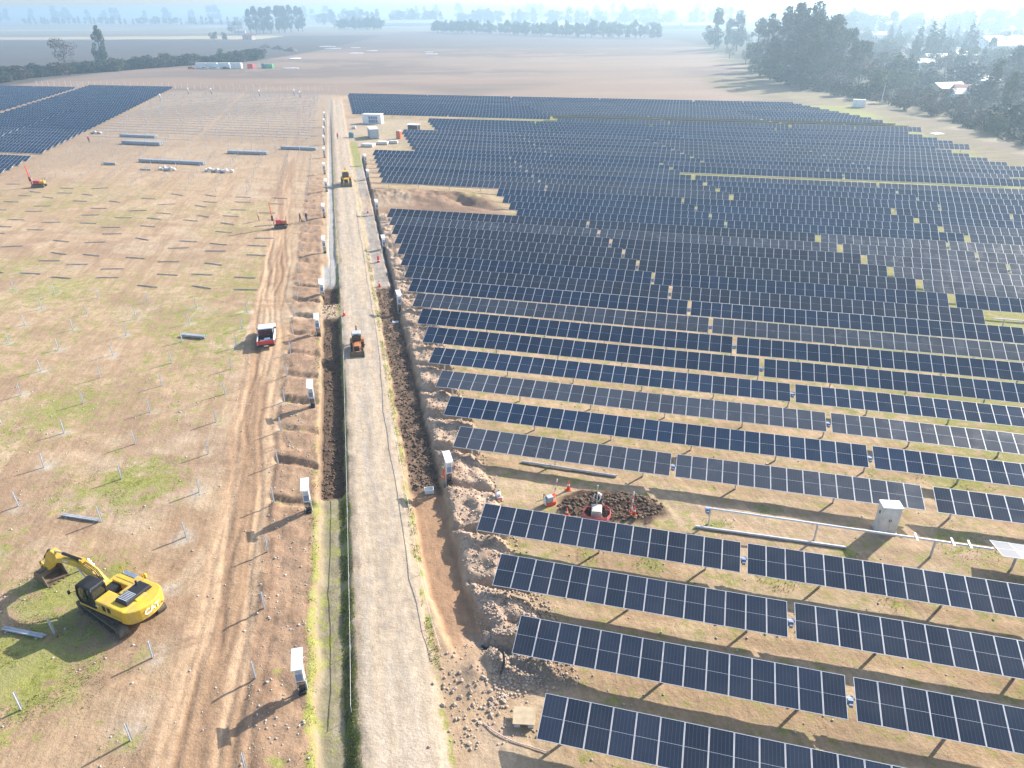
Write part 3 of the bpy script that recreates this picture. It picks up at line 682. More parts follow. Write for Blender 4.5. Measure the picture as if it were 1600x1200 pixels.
# ------------------------------------------------------------------ driven posts and posts laid out on the ground
COLS = [-16.2, -22.7, -29.7, -37.0, -44.1, -50.9, -57.5, -64.5, -71.5, -78.5, -85.5]
std_me = MB().use('steel').box(-.038, .038, -.06, -.052, -.6, 1.32).box(-.038, .038, .052, .06, -.6, 1.32).box(-.004, .004, -.052, .052, -.6, 1.32).mesh('steel_post')
OVER = {}
def post_label(k, c):
    return f'driven steel post, {ORD[c + 1]} from the trench in the {ORD[k + 4]} post row from the bottom' if k < 12 else f'driven steel post, {ORD[c + 1]} from the trench in {ORD[k - 21]} row beyond the laid-out posts'
for k in list(range(-2, 11)) + list(range(22, 31)):
    for c, s in enumerate(COLS):
        kk = k - .1; x, y = SK(s + random.uniform(-.12, .12), kk + random.uniform(-.02, .02))
        if not in_view(x, y, .7, .05): continue
        if k == 1 and c == 1: pass
        if math.hypot(x + 24.3, y - 32.6) < 3.2 or math.hypot(x + 29, y - 35) < 1.2: continue
        o = link('steel_post', std_me, None, (x, y, zt(x, y)), (random.uniform(-.04, .04), random.uniform(-.04, .04), ROWROT + random.uniform(-.15, .15)))
        tag(o, post_label(k, c), 'post', 'driven posts standing in the unfinished field')
pile_me = MB().use('steel_dark').box(-1.6, 1.6, -.055, -.047, 0, .08).box(-1.6, 1.6, .047, .055, 0, .08).box(-1.6, 1.6, -.047, .047, .04, .048).mesh('laid_post')
for k in range(11, 22):
    for c, s in enumerate([-16.2 + -.0] + COLS[1:]):
        if random.random() < .13: continue
        x, y = SK(s + random.uniform(-1.8, 1.0), k + .16 + random.uniform(-.24, .24))
        if c == 0: x, y = SK(s + .2, k + random.uniform(-.05, .05))
        if not in_view(x, y, 0, .05): continue
        if c == 0:
            o = link('steel_post', std_me, None, (x, y, zt(x, y)), (0, random.uniform(-.04, .04), ROWROT)); tag(o, f'driven steel post beside the haul track, {ORD[k - 10]} above the dirt crossing', 'post', 'driven posts standing in the unfinished field'); continue
        o = link('laid_post', pile_me, None, (x, y, zt(x, y) + .04), (0, 0, ROWROT + .13 + random.gauss(0, .17)))
        tag(o, f'galvanised post lying flat, {ORD[c]} from the haul track in {ORD[k - 10]} laid-out row', 'post', 'posts laid out on the ground')
# bundles of steel profiles
def bundle(p, q, nw, nh, label, w=.16, h=.10, m='steel_dark'):
    p = Vector((*p, 0)); q = Vector((*q, 0)); d = q - p; L = d.length; t = thing('profile_bundle', label, 'steel profiles', (p.x, p.y, zt((p.x + q.x) / 2, (p.y + q.y) / 2)), math.atan2(d.y, d.x), 'bundles of steel profiles')
    for a in range(nw):
        for b_ in range(nh):
            MB().use(m).box(random.uniform(0, .15), L - random.uniform(0, .15), a * w, a * w + w * .86, .1 + b_ * h, .1 + b_ * h + h * .88).build('profile', t)
    for xx in (.15, .85): MB().use('plywood').box(L * xx - .05, L * xx + .05, -.1, nw * w + .1, 0, .095).build('timber_bearer', t)
bundle((-108.6, 208.9), (-96.2, 205.2), 8, 5, 'long bundle of steel profiles, leftmost, near the far left panel block', .22, .16)
bundle((-115.3, 221.7), (-103.5, 218.5), 7, 4, 'long bundle of steel profiles behind the leftmost one by the panel block', .22, .16)
bundle((-73.3, 192.4), (-62.3, 190.0), 7, 4, 'long bundle of steel profiles left of the road, nearer of the right-hand two', .2, .16)
bundle((-61.3, 198.5), (-51.2, 196.0), 6, 4, 'long bundle of steel profiles ending right beside the cable trench', .2, .16)
bundle((-91.3, 181.6), (-73.6, 176.9), 6, 4, 'longest bundle of steel profiles, above the two white sack piles', .2, .16)
bundle((-98.5, 178.5), (-95, 177.6), 3, 3, 'short bundle of profiles left of the longest bundle', .2, .16)
bundle((-33.0, 41.95), (-29.75, 41.2), 2, 1, 'two dark steel profiles lying on grass above the excavator', .14, .1)
bundle((-30.6, 31.1), (-27.6, 30.4), 2, 1, 'two blue-grey profiles on grass at the left edge below the excavator', .15, .1)
bundle((-37.5, 74.4), (-34.4, 73.7), 3, 2, 'small stack of profiles left of the pickup', .16, .12)
bundle((-86.5, 171.5), (-83.5, 170.7), 3, 2, 'small stack of profiles right of the red pile driver', .16, .12)

# ------------------------------------------------------------------ machines
def az_rot(az): return R(90 - az)          # local +X points to compass azimuth az (clockwise from +Y)
def text_on(s, size, parent, loc, rot, m='lettering', ext=.004, name='lettering'):
    c = bpy.data.curves.new(name, 'FONT'); c.body = s; c.size = size; c.extrude = ext; c.align_x = 'CENTER'; c.align_y = 'CENTER'; c.offset = size * .025
    c.materials.append(MATS[m]); o = link(name, c); me_ = bpy.data.meshes.new_from_object(o.evaluated_get(bpy.context.evaluated_depsgraph_get())); bpy.data.objects.remove(o); return link(name, me_, parent, loc, rot)
# --- tracked excavator
ex = thing('excavator', 'yellow tracked excavator with its boom folded and bucket on the grass', 'excavator', (-24.1, 32.8, zt(-24.1, 32.8) - .03), az_rot(-65)); ex.scale = (.96, .92, .86)
UR = R(-9)                                  # undercarriage turned a little against the house
def uc(M): return Matrix.Rotation(UR, 4, 'Z') @ M
for sy in (-1, 1):
    M = uc(Matrix.Translation((0, sy * 1.3, 0)))
    n = 14; prof = []
    for i in range(n + 1):
        a = math.pi / 2 + math.pi * i / n; prof.append((-2.05 + .46 * math.cos(a), .47 + .46 * math.sin(a)))
    for i in range(n + 1):
        a = -math.pi / 2 + math.pi * i / n; prof.append((2.05 + .46 * math.cos(a), .47 + .46 * math.sin(a)))
    tr = MB().use('track_steel').prism(prof, -.3, .3, 'Y', M).build('track', ex)
    g = MB().use('track_steel')
    for i in range(26):
        x = -2.1 + 4.2 * i / 25; g.box(x - .03, x + .03, -.31, .31, .925, .965, M); g.box(x - .03, x + .03, -.31, .31, 0, .03, M)
    g.build('track_shoes', tr)['kind'] = 'stuff'
    w = MB().use('black').prism([(-1.9, .25), (1.9, .25), (1.9, .7), (-1.9, .7)], -.24, .335 if sy > 0 else .24, 'Y', M)
    for i in range(7): w.use('track_steel').cyl(M @ Vector((-1.8 + .6 * i, sy * .28, .3)), M @ Vector((-1.8 + .6 * i, sy * .345, .3)), .16, .16, 10)
    w.build('track_frame', tr)
MB().use('track_steel').box(-.9, .9, -1.05, 1.05, .55, 1.0, uc(Matrix())).cyl((0, 0, 1.0), (0, 0, 1.16), .85, .85, 20).build('undercarriage', ex)
# house: deck, engine hood, rounded counterweight
house = MB().use('yellow_paint').box(-1.9, 1.75, -1.45, 1.45, 1.16, 1.42).build('deck', ex, .04)
MB().use('yellow_paint').box(-2.3, .15, .35, 1.44, 1.42, 2.18).box(-2.3, .9, -1.44, -.45, 1.42, 2.1).box(-2.3, -.7, -.46, .36, 1.42, 2.25).build('body_panels', ex, .07)
cw = []
for i in range(13):
    a = math.pi / 2 + math.pi * i / 12; cw.append((-2.15 + .95 * math.cos(a), 1.45 * math.sin(a)))
cwt = MB().use('yellow_paint').prism([(-1.9, -1.45)] + [(x, y) for x, y in cw[::-1]] + [(-1.9, 1.45)], 1.05, 2.12, 'Z').build('counterweight', ex, .09)
text_on('CAT', .58, cwt, (-3.112, 0, 1.62), (R(90), 0, R(-90)))
MB().use('red_paint').prism([(-.13, 0), (.13, 0), (0, .16)], -3.118, -3.105, 'X', Matrix.Translation((0, -.72, 1.47))).build('logo_mark', cwt)
MB().use('black').box(-2.15, -1.05, -1.05, .95, 2.17, 2.42, taper=(.08, .08)).build('engine_cover', ex, .05)
gr = MB().use('grey_box')
for i in range(7): gr.box(-2.0, -1.2, .05 + .11 * i, .1 + .11 * i, 2.415, 2.44)
gr.build('vent_slats', ex)
MB().use('black').cyl((-1.3, -.6, 2.4), (-1.3, -.6, 2.75), .07, .07, 8).build('exhaust_pipe', ex)
for i in range(2): MB().use('black').box(-1.15 + .42 * i, -.88 + .42 * i, 1.435, 1.452, 1.55, 2.0).build('side_grille', ex)
text_on('336', .2, ex, (.0, 1.452, 1.75), (R(90), 0, R(180)))
hr = MB().use('yellow_paint').tube([(.9, -1.35, 1.42), (.9, -1.35, 2.5), (-1.0, -1.35, 2.5), (-1.0, -1.35, 2.1)], .025, 6).build('handrail', ex)
MB().use('black').box(.1, .85, -.44, .34, 1.5, 1.95).build('hydraulics', ex)
# cab on the left
prof = [(.22, 1.42), (1.62, 1.42), (1.78, 2.0), (1.55, 2.95), (1.4, 3.02), (.3, 3.02), (.2, 2.9)]
cab = MB().use('glass').prism([(a * .985 + .015, b) for a, b in prof], .47, 1.40, 'Y').build('cab', ex)
fr = MB().use('black')
for yy in (.46, 1.41):
    for a, b_ in zip(prof, prof[1:] + prof[:1]): fr.bar((a[0], yy, a[1]), (b_[0], yy, b_[1]), .08, .08)
    fr.bar((.85, yy, 1.42), (.85, yy, 3.0), .08, .09)
for a in prof: fr.bar((a[0], .46, a[1]), (a[0], 1.41, a[1]), .07, .07)
fr.box(.24, .85, 1.38, 1.43, 1.42, 2.1); fr.build('cab_frame', cab)
MB().use('black').box(.22, 1.5, .43, 1.44, 3.02, 3.11, taper=(.06, .06)).use('glass').box(.9, 1.4, .6, 1.28, 3.108, 3.125).build('cab_roof', cab, .02)
gd = MB().use('black')
for i in range(8): gd.bar((.9 + .07 * i, .55, 3.16), (.9 + .07 * i, 1.32, 3.16), .02, .03)
gd.build('roof_guard', cab)
MB().use('black').bar((1.75, 1.4, 2.3), (1.95, 1.75, 2.4), .03, .03).box(1.9, 1.98, 1.68, 1.82, 2.3, 2.6).build('mirror', ex)
# boom, stick, bucket (in the machine's centre plane, y about -0.05)
def plate(pts, y0, y1, m='yellow_paint'): return MB().use(m).prism(pts, y0, y1, 'Y')
BY = -.06
boom = plate([(.75, 1.55), (1.05, 1.35), (2.0, 2.45), (3.0, 2.85), (4.2, 2.78), (5.35, 2.4), (5.5, 2.66), (4.3, 3.2), (3.0, 3.4), (1.75, 2.98), (.95, 2.15)], BY - .28, BY + .28).build('boom', ex, .04)
text_on('CAT', .28, boom, (4.05, BY + .286, 3.02), (R(90), R(-4), R(180)))
MB().use('black').cyl((2.6, BY, 3.5), (4.5, BY, 3.38), .11, .11, 10).use('chrome').cyl((4.5, BY, 3.38), (5.4, BY, 3.25), .06, .06, 8).use('yellow_paint').box(2.45, 2.75, BY - .16, BY + .16, 3.25, 3.58).build('stick_cylinder', boom)
for sy in (-1, 1): MB().use('grey_box').cyl((1.35, BY + sy * .42, 1.45), (2.1, BY + sy * .42, 2.45), .09, .09, 9).use('chrome').cyl((2.1, BY + sy * .42, 2.45), (2.75, BY + sy * .42, 3.2), .055, .055, 8).build('boom_cylinder', ex)
hs_ = MB().use('black')
for yy in (-.12, -.04, .06): hs_.tube([(.9, yy, 1.9), (1.5, yy, 3.05), (2.3, yy, 3.35), (3.1, yy, 3.5)], .03, 5)
hs_.build('hydraulic_hoses', boom)
MB().use('chrome').bar((-.4, -1.3, 2.12), (.8, -1.3, 2.12), .3, .03).build('walkway_plate', ex)
stick = plate([(5.1, 3.22), (5.5, 3.38), (6.05, 2.95), (6.88, 1.45), (6.72, 1.1), (6.45, 1.15), (5.45, 2.3), (5.08, 2.62)], BY - .22, BY + .22).build('stick', ex, .03)
MB().use('black').cyl((5.95, BY, 3.15), (6.75, BY, 2.15), .085, .085, 9).use('chrome').cyl((6.75, BY, 2.15), (7.12, BY, 1.75), .05, .05, 8).build('bucket_cylinder', stick)
lk = MB().use('yellow_paint')
for sy in (-1, 1): lk.bar((7.12, BY + sy * .2, 1.75), (6.75, BY + sy * .2, 1.35), .07, .18); lk.bar((7.12, BY + sy * .2, 1.75), (7.15, BY + sy * .2, 1.15), .07, .16)
lk.build('bucket_link', ex)
bp_ = [(6.55, 1.3), (6.95, 1.28), (7.3, 1.05), (7.45, .6), (7.25, .2), (6.8, .02), (6.2, .05)]
bm_ = MB().use('bucket_steel'); bw = .75
inner = [(a - .04 if a > 6.8 else a, b_ + .06) for a, b_ in bp_]
for i in range(len(bp_) - 1):
    a, b_ = bp_[i], bp_[i + 1]; bm_.add([(a[0], BY - bw, a[1]), (b_[0], BY - bw, b_[1]), (b_[0], BY + bw, b_[1]), (a[0], BY + bw, a[1])], [(0, 1, 2, 3)])
    a, b_ = inner[i], inner[i + 1]; bm_.add([(a[0], BY - bw, a[1]), (b_[0], BY - bw, b_[1]), (b_[0], BY + bw, b_[1]), (a[0], BY + bw, a[1])], [(3, 2, 1, 0)])
for y0, y1 in ((BY - bw - .03, BY - bw + .03), (BY + bw - .03, BY + bw + .03)): bm_.prism(bp_, y0, y1, 'Y')
bucket = bm_.build('bucket', ex)
for i in range(5):
    y = BY - .66 + .33 * i; MB().use('bucket_steel').box(5.98, 6.24, y - .06, y + .06, .02, .11).build('bucket_tooth', bucket)
# small yellow jerrycan left behind the machine
o = MB().use('yellow_paint').box(-.14, .14, -.09, .09, 0, .32).box(-.05, .05, -.03, .03, .32, .38).build('fuel_can', None, .03, loc=(-24.0, 35.6, zt(-24.0, 35.6))); tag(o, 'small yellow fuel can on the soil behind the excavator', 'fuel can')

def wheel(par, x, y, r_, w, rimm='grey_box', name='wheel'):
    t_ = MB().use('rubber'); n = 20
    rr = [(r_ * .62, -w / 2), (r_ * .92, -w / 2), (r_, -w / 2 * .72), (r_, w / 2 * .72), (r_ * .92, w / 2), (r_ * .62, w / 2)]
    vs = []; fs = []
    for i in range(n):
        a = 2 * math.pi * i / n
        for rad, yy in rr: vs.append((x + rad * math.cos(a), y + yy, r_ + rad * math.sin(a)))
    m = len(rr)
    for i in range(n):
        for j in range(m - 1): fs.append((i * m + j, i * m + j + 1, ((i + 1) % n) * m + j + 1, ((i + 1) % n) * m + j))
    t_.add(vs, fs); wl = t_.build(name, par, smooth=False)
    MB().use(rimm).cyl((x, y - w * .36, r_), (x, y + w * .36, r_), r_ * .63, r_ * .63, 16).use('black').cyl((x, y - w * .4, r_), (x, y + w * .4, r_), r_ * .2, r_ * .2, 8).build('rim', wl)
    return wl
# --- pickup
pk = thing('pickup_truck', 'white double-cab pickup with a red tailgate, parked on the haul track', 'pickup', (-27.35, 73.55, zt(-27.3, 73.5) + .0), az_rot(-15))
side = [(-2.62, .55), (-2.62, 1.02), (-1.02, 1.04), (2.0, 1.02), (2.55, .88), (2.62, .5), (2.3, .42), (1.95, .42), (1.85, .7), (1.5, .84), (1.15, .7), (1.05, .42), (-1.05, .42), (-1.15, .7), (-1.5, .84), (-1.85, .7), (-1.95, .45), (-2.5, .45)]
for y0, y1, nm in ((-.92, -.86, 'body_side'), (.86, .92, 'body_side')): MB().use('white_paint').prism(side, y0, y1, 'Y').build(nm, pk, .012)
MB().use('white_paint').prism([(.85, .6), (2.55, .55), (2.52, .9), (2.0, 1.03), (.85, 1.06)], -.86, .86, 'Y').build('hood', pk, .03)
MB().use('grey_box').box(-2.5, 1.0, -.86, .86, .42, .62).build('bed_floor', pk)
MB().use('black').box(-1.1, -1.0, -.86, .86, .6, 1.03).build('bed_wall', pk)
MB().use('red_paint').box(-2.66, -2.58, -.84, .84, .58, 1.03).build('tailgate', pk, .012)
MB().use('black').box(-2.78, -2.6, -.88, .88, .40, .56).build('rear_bumper', pk, .02)
MB().use('white_paint').box(-2.783, -2.779, -.24, .24, .42, .54).build('number_plate', pk)
for sy in (-1, 1):
    MB().use('signal_red').box(-2.67, -2.55, sy * .925 - .07, sy * .925 + .01 * sy, .62, 1.0).build('tail_light', pk)
    MB().use('lettering').box(2.5, 2.60, sy * .75 - .14, sy * .75 + .14, .68, .84).build('headlight', pk)
cabp = [(-1.0, 1.03), (.98, 1.03), (.35, 1.68), (.1, 1.76), (-.75, 1.76), (-.95, 1.66)]
ca_ = MB().use('glass').prism(cabp, -.78, .78, 'Y').build('cab', pk, .03)
MB().use('white_paint').box(-.98, .42, -.8, .8, 1.69, 1.80, taper=(.08, .05)).build('roof', ca_, .03)
pl = MB().use('white_paint')
for sy in (-1, 1):
    for a, b_ in (((.98, 1.04), (.32, 1.72)), ((-.02, 1.03), (-.02, 1.72)), ((-1.0, 1.03), (-.9, 1.70))): pl.bar((a[0], sy * .785, a[1]), (b_[0], sy * .74, b_[1]), .07, .09)
pl.build('cab_pillars', ca_)
rb = MB().use('black').tube([(-1.2, -.8, 1.0), (-1.25, -.72, 1.62), (-1.25, .72, 1.62), (-1.2, .8, 1.0)], .035, 6)
for i in range(3): rb.cyl((-1.23, -.36 + .36 * i, 1.03), (-1.25, -.36 + .36 * i, 1.62), .02, .02, 6)
rb.build('roll_bar', pk)
MB().use('blue_grey').box(-1.9, -1.3, -.4, .2, .63, .85).use('white_dusty').box(-2.3, -1.95, .1, .6, .63, .8).build('load', pk, .03)
for sy in (-1, 1): MB().use('white_paint').box(-2.55, -1.02, sy * .85 - .05, sy * .85 + .05, 1.0, 1.05).build('bed_rail', pk)
for sx in (1.5, -1.5):
    for sy in (-1, 1): wheel(pk, sx, sy * .78, .38, .24)
for sy in (-1, 1): MB().use('black').box(.7, .85, sy * .95 - .1, sy * .95 + .1, 1.02, 1.2).build('mirror', pk)

# --- backhoe loaders, facing the camera
def backhoe(label, loc, az, body, roofm, group):
    t = thing('backhoe_loader', label, 'backhoe', (loc[0], loc[1], zt(*loc) + .0), az_rot(az), group)
    MB().use(body).box(.1, 1.95, -.42, .42, .75, 1.45).build('hood', t, .06)
    MB().use('black').box(1.95, 2.0, -.36, .36, .8, 1.38).build('radiator_grille', t)
    MB().use('black').box(-1.2, 1.7, -.38, .38, .5, .8).build('chassis', t)
    MB().use(body).box(-1.2, .0, -.62, .62, .8, 1.15).build('platform', t, .03)
    c = MB().use('glass').prism([(-1.1, 1.15), (.15, 1.15), (.05, 2.55), (-1.0, 2.55)], -.62, .62, 'Y').build('cab', t)
    f = MB().use('black')
    for sy in (-1, 1):
        for a, b_ in (((-1.1, 1.15), (-1.0, 2.55)), ((.15, 1.15), (.05, 2.55)), ((-.4, 1.15), (-.4, 2.55)), ((-1.1, 1.15), (.15, 1.15))): f.bar((a[0], sy * .63, a[1]), (b_[0], sy * .63, b_[1]), .08, .08)
    f.build('cab_frame', c); MB().use(roofm).box(-1.15, .25, -.72, .72, 2.55, 2.68, taper=(.08, .08)).build('roof', c, .03)
    for sy in (-1, 1):
        wheel(t, -.75, sy * .85, .72, .44, body); wheel(t, 1.4, sy * .8, .46, .3, body)
        MB().use(body).prism([(-1.5, 1.2), (-1.2, 1.52), (-.3, 1.52), (0, 1.2), (-.05, 1.15), (-.35, 1.45), (-1.15, 1.45), (-1.45, 1.15)], sy * .64, sy * 1.06, 'Y').build('fender', t)
        MB().use(body).bar((.35, sy * .56, 1.45), (1.9, sy * .56, 1.0), .12, .2).bar((1.9, sy * .56, 1.0), (2.45, sy * .56, .45), .12, .18).build('loader_arm', t)
        MB().use('lettering').box(.1, .16, sy * .5 - .08, sy * .5 + .08, 2.4, 2.5).build('work_light', t)
    bp2 = [(2.35, .75), (2.3, .35), (2.4, .06), (3.1, .03), (3.1, .07), (2.45, .12), (2.37, .38), (2.4, .75)]
    MB().use('bucket_steel').prism(bp2, -1.1, 1.1, 'Y').prism([(2.35, .75), (2.3, .3), (2.4, .05), (3.1, .03)], -1.13, -1.08, 'Y').prism([(2.35, .75), (2.3, .3), (2.4, .05), (3.1, .03)], 1.08, 1.13, 'Y').build('loader_bucket', t)
    MB().use(body).box(-1.6, -1.25, -.9, .9, .55, .8).build('rear_frame', t)
    b1 = MB().use(body).prism([(-1.55, .8), (-1.3, .8), (-1.95, 2.55), (-2.3, 2.9), (-2.45, 2.75)], -.12, .12, 'Y').build('boom', t)
    MB().use(body).prism([(-2.35, 2.95), (-2.2, 2.7), (-2.75, 1.1), (-2.95, 1.2)], -.1, .1, 'Y').build('dipper_stick', t)
    MB().use('bucket_steel').prism([(-2.95, 1.25), (-2.65, 1.15), (-2.45, .7), (-2.7, .45), (-3.05, .6), (-2.8, .72)], -.32, .32, 'Y').build('digging_bucket', t)
    for sy in (-1, 1): MB().use('black').bar((-1.45, sy * .95, .8), (-1.5, sy * 1.05, .05), .12, .12).box(-1.65, -1.35, sy * 1.05 - .15, sy * 1.05 + .15, .0, .05).build('stabiliser', t)
    return t
backhoe('orange backhoe loader facing the camera, nearer one on the gravel road', (-16.65, 70.4), 170, 'orange_paint', 'grey_box', 'backhoes on the road').scale = (.72, .68, .72)
backhoe('amber yellow backhoe loader with raised cab, farther one on the road', (-34.6, 153.6), 168, 'amber_paint', 'amber_paint', 'backhoes on the road')
# --- pile drivers
def pile_driver(label, loc, az, lean, body2):
    t = thing('pile_driver', label, 'pile driver', (loc[0], loc[1], zt(*loc) + .02), az_rot(az), 'pile drivers in the unfinished field')
    for sy in (-1, 1):
        prof = [(-1.1, .0), (1.1, .0), (1.35, .2), (1.35, .4), (1.1, .55), (-1.1, .55), (-1.35, .4), (-1.35, .2)]
        MB().use('track_steel').prism(prof, sy * .75 - .2, sy * .75 + .2, 'Y').build('track', t)
    MB().use('black').box(-1.0, 1.0, -.55, .55, .3, .75).build('chassis', t)
    MB().use('red_paint').box(-.2, .9, -.6, .6, .75, 1.45).build('engine_cover', t, .06)
    MB().use(body2).box(-1.3, -.25, -.5, .5, .75, 1.3).build('hydraulic_unit', t, .06)
    MB().use('black').tube([(-1.2, -.6, .75), (-1.2, -.6, 1.9), (-1.2, .6, 1.9), (-1.2, .6, .75)], .03, 6).build('guard_rail', t)
    tx = 1.35; top = (tx + lean, 0, 4.6)
    m = MB().use('red_paint')
    for sy in (-1, 1): m.bar((tx, sy * .13, .1), (top[0], sy * .13, top[2]), .09, .22)
    for i in range(8):
        f = i / 8; m.bar((tx + lean * f, -.13, .1 + 4.5 * f), (tx + lean * (f + .06), .13, .1 + 4.5 * (f + .06)), .05, .05)
    m.build('mast', t)
    MB().use('black').box(tx - .12 + lean * .35, tx + .25 + lean * .35, -.16, .16, 1.3, 2.2).build('hammer', t)
    MB().use('steel').bar((.6, 0, 1.0), (tx + lean * .45, 0, 2.1), .1, .1).build('mast_brace', t)
    return t
pile_driver('red pile driver with tall mast and yellow rear unit, far left', (-99.6, 154.0), -100, .35, 'amber_paint').scale = (.95, .95, .95)
pile_driver('red pile driver with tall leaning mast beside the haul track', (-39.0, 120.4), -100, .45, 'orange_paint').scale = (.8, .8, .95)

# ------------------------------------------------------------------ string inverter stations beside the trenches
def cabinet_proto():
    t = thing('inverter_station', 'x', 'inverter', (0, 0, 0), 0)
    for sy in (-1, 1):
        MB().use('steel').box(-.05, .05, sy * .27 - .03, sy * .27 + .03, -.4, 2.12).build('post', t)
    MB().use('white_paint').add([(-.5, -.34, 2.05), (.5, -.34, 2.25), (.5, .34, 2.25), (-.5, .34, 2.05), (-.5, -.34, 2.09), (.5, -.34, 2.29), (.5, .34, 2.29), (-.5, .34, 2.09)],
                                [(0, 3, 2, 1), (4, 5, 6, 7), (0, 1, 5, 4), (1, 2, 6, 5), (2, 3, 7, 6), (3, 0, 4, 7)]).build('sun_roof', t)
    iv = MB().use('white_paint').box(-.28, -.05, -.27, .27, .95, 1.85).build('inverter_box', t, .03)
    MB().use('blue_grey').box(-.30, -.275, -.2, .2, 1.05, 1.5).build('front_panel', iv)
    for i in range(4): MB().use('grey_box').box(-.292, -.278, -.18, .18, 1.56 + .06 * i, 1.585 + .06 * i).build('vent_slat', iv)
    MB().use('black').box(-.289, -.279, -.262, -.256, 1.0, 1.82).build('door_seam', iv)
    MB().use('white_dusty').box(.06, .22, -.24, .24, .9, 1.7).build('combiner_box', t, .02)
    MB().use('steel').box(-.12, .12, -.3, .3, .68, .74).build('cable_tray', t)
    cb = MB().use('black')
    for i in range(9):
        y = -.24 + .06 * i; cb.tube([(-.15, y, .95), (-.2, y * .9, .55), (-.12 + random.uniform(-.1, .1), y * .7, .2), (-.05, y * .5, -.1)], .018, 5)
    cb.build('cables', t); MB().use('black').box(-.26, .2, -.24, .24, -.05, .12).build('cable_duct', t)
    return t
proto = cabinet_proto(); freeze_kids(); first = True
CABS = [('left', -13.3, -.12, 'standing by the nearest stretch of the left trench, lowest in view'), ('left', -13.34, 2.85, 'left of the road where the dark trench soil ends'), ('left', -13.34, 5.85, 'left of the road halfway along the dark trench'),
        ('left', -12.95, 9.06, 'left of the road just below the dirt crossing'), ('left', -12.55, 11.5, 'at the end of the grey concrete strip above the dirt crossing'), ('left', -12.25, 14.95, 'beside the narrow grey strip, second above the dirt crossing'),
        ('left', -12.43, 18.9, 'beside the narrow grey strip, level with the two standing workers'), ('left', -12.0, 22.9, 'beside the grey strip, just below the far backhoe'), ('left', -12.5, 26.2, 'beside the grey strip, level with the far backhoe'),
        ('left', -12.6, 30.1, 'left of the grey strip above the far backhoe'), ('left', -12.8, 33.8, 'left of the grey strip, second above the far backhoe'), ('left', -12.8, 37.0, 'left of the grey strip, level with the grey container'), ('left', -12.8, 40.2, 'left of the grey strip, level with the white container'),
        ('left', -12.8, 43.5, 'left of the grey strip near its far end'), ('right', -1.5, 4.06, 'where the orange-clad worker kneels right of the road'), ('right', -2.1, 10.95, 'right of the road at the dark trench, second from below'), ('right', -2.25, 15.85, 'right of the road beside the two cones'),
        ('right', -1.95, 19.9, 'right of the road below the earth ramp'), ('right', -2.1, 25.6, 'right of the road beside the far backhoe'), ('right', -1.8, 28.7, 'right of the road above the far backhoe'),
        ('far', -80, 57.2, 'leftmost along the far edge of the unfinished field'), ('far', -68.5, 57.4, 'second along the far edge of the unfinished field'), ('far', -44, 56.6, 'third along the far edge of the unfinished field'), ('far', -27.5, 57.6, 'fourth along the far edge of the unfinished field'), ('far', -24.5, 56.4, 'last along the far edge of the unfinished field'), ('far', -88, 52, 'by the right edge of the far left panel block')]
for side_, s, k, lab in CABS:
    t = proto if first else copy_tree(proto); first = False
    x, y = SK(s, k); t.location = (x, y, zt(x, y)); t.rotation_euler = (0, 0, ROADROT if side_ != 'right' else ROADROT + R(4))
    if side_ == 'left' and k < 0: t.scale = (1.3, .85, 1.08)
    tag(t, 'white-roofed inverter station ' + lab, 'inverter', 'inverter stations along the cable trenches')
# large pale distribution cabinet between the rows
t = thing('distribution_cabinet', 'tall pale grey distribution cabinet standing between panel rows behind the bare tube', 'cabinet', (26.05, 39.75, zt(26, 39.7)), ROWROT + R(8))
MB().use('white_dusty').box(-.62, .62, -.42, .42, .12, 2.2).build('body', t, .02)
MB().use('white_paint').box(-.68, .68, -.48, .48, 2.2, 2.3).build('roof', t, .02)
MB().use('concrete').box(-.7, .7, -.5, .5, -.2, .12).build('plinth', t)
for sx in (-1, 1): d = MB().use('white_dusty').box(sx * .31 - .29, sx * .31 + .29, -.44, -.42, .2, 2.1).build('door', t, .006); MB().use('black').box(sx * .06 - .015, sx * .06 + .015, -.47, -.44, 1.1, 1.3).build('handle', d)
MB().use('black').box(-.635, -.62, -.12, .08, 1.5, 1.75).build('side_vent', t)

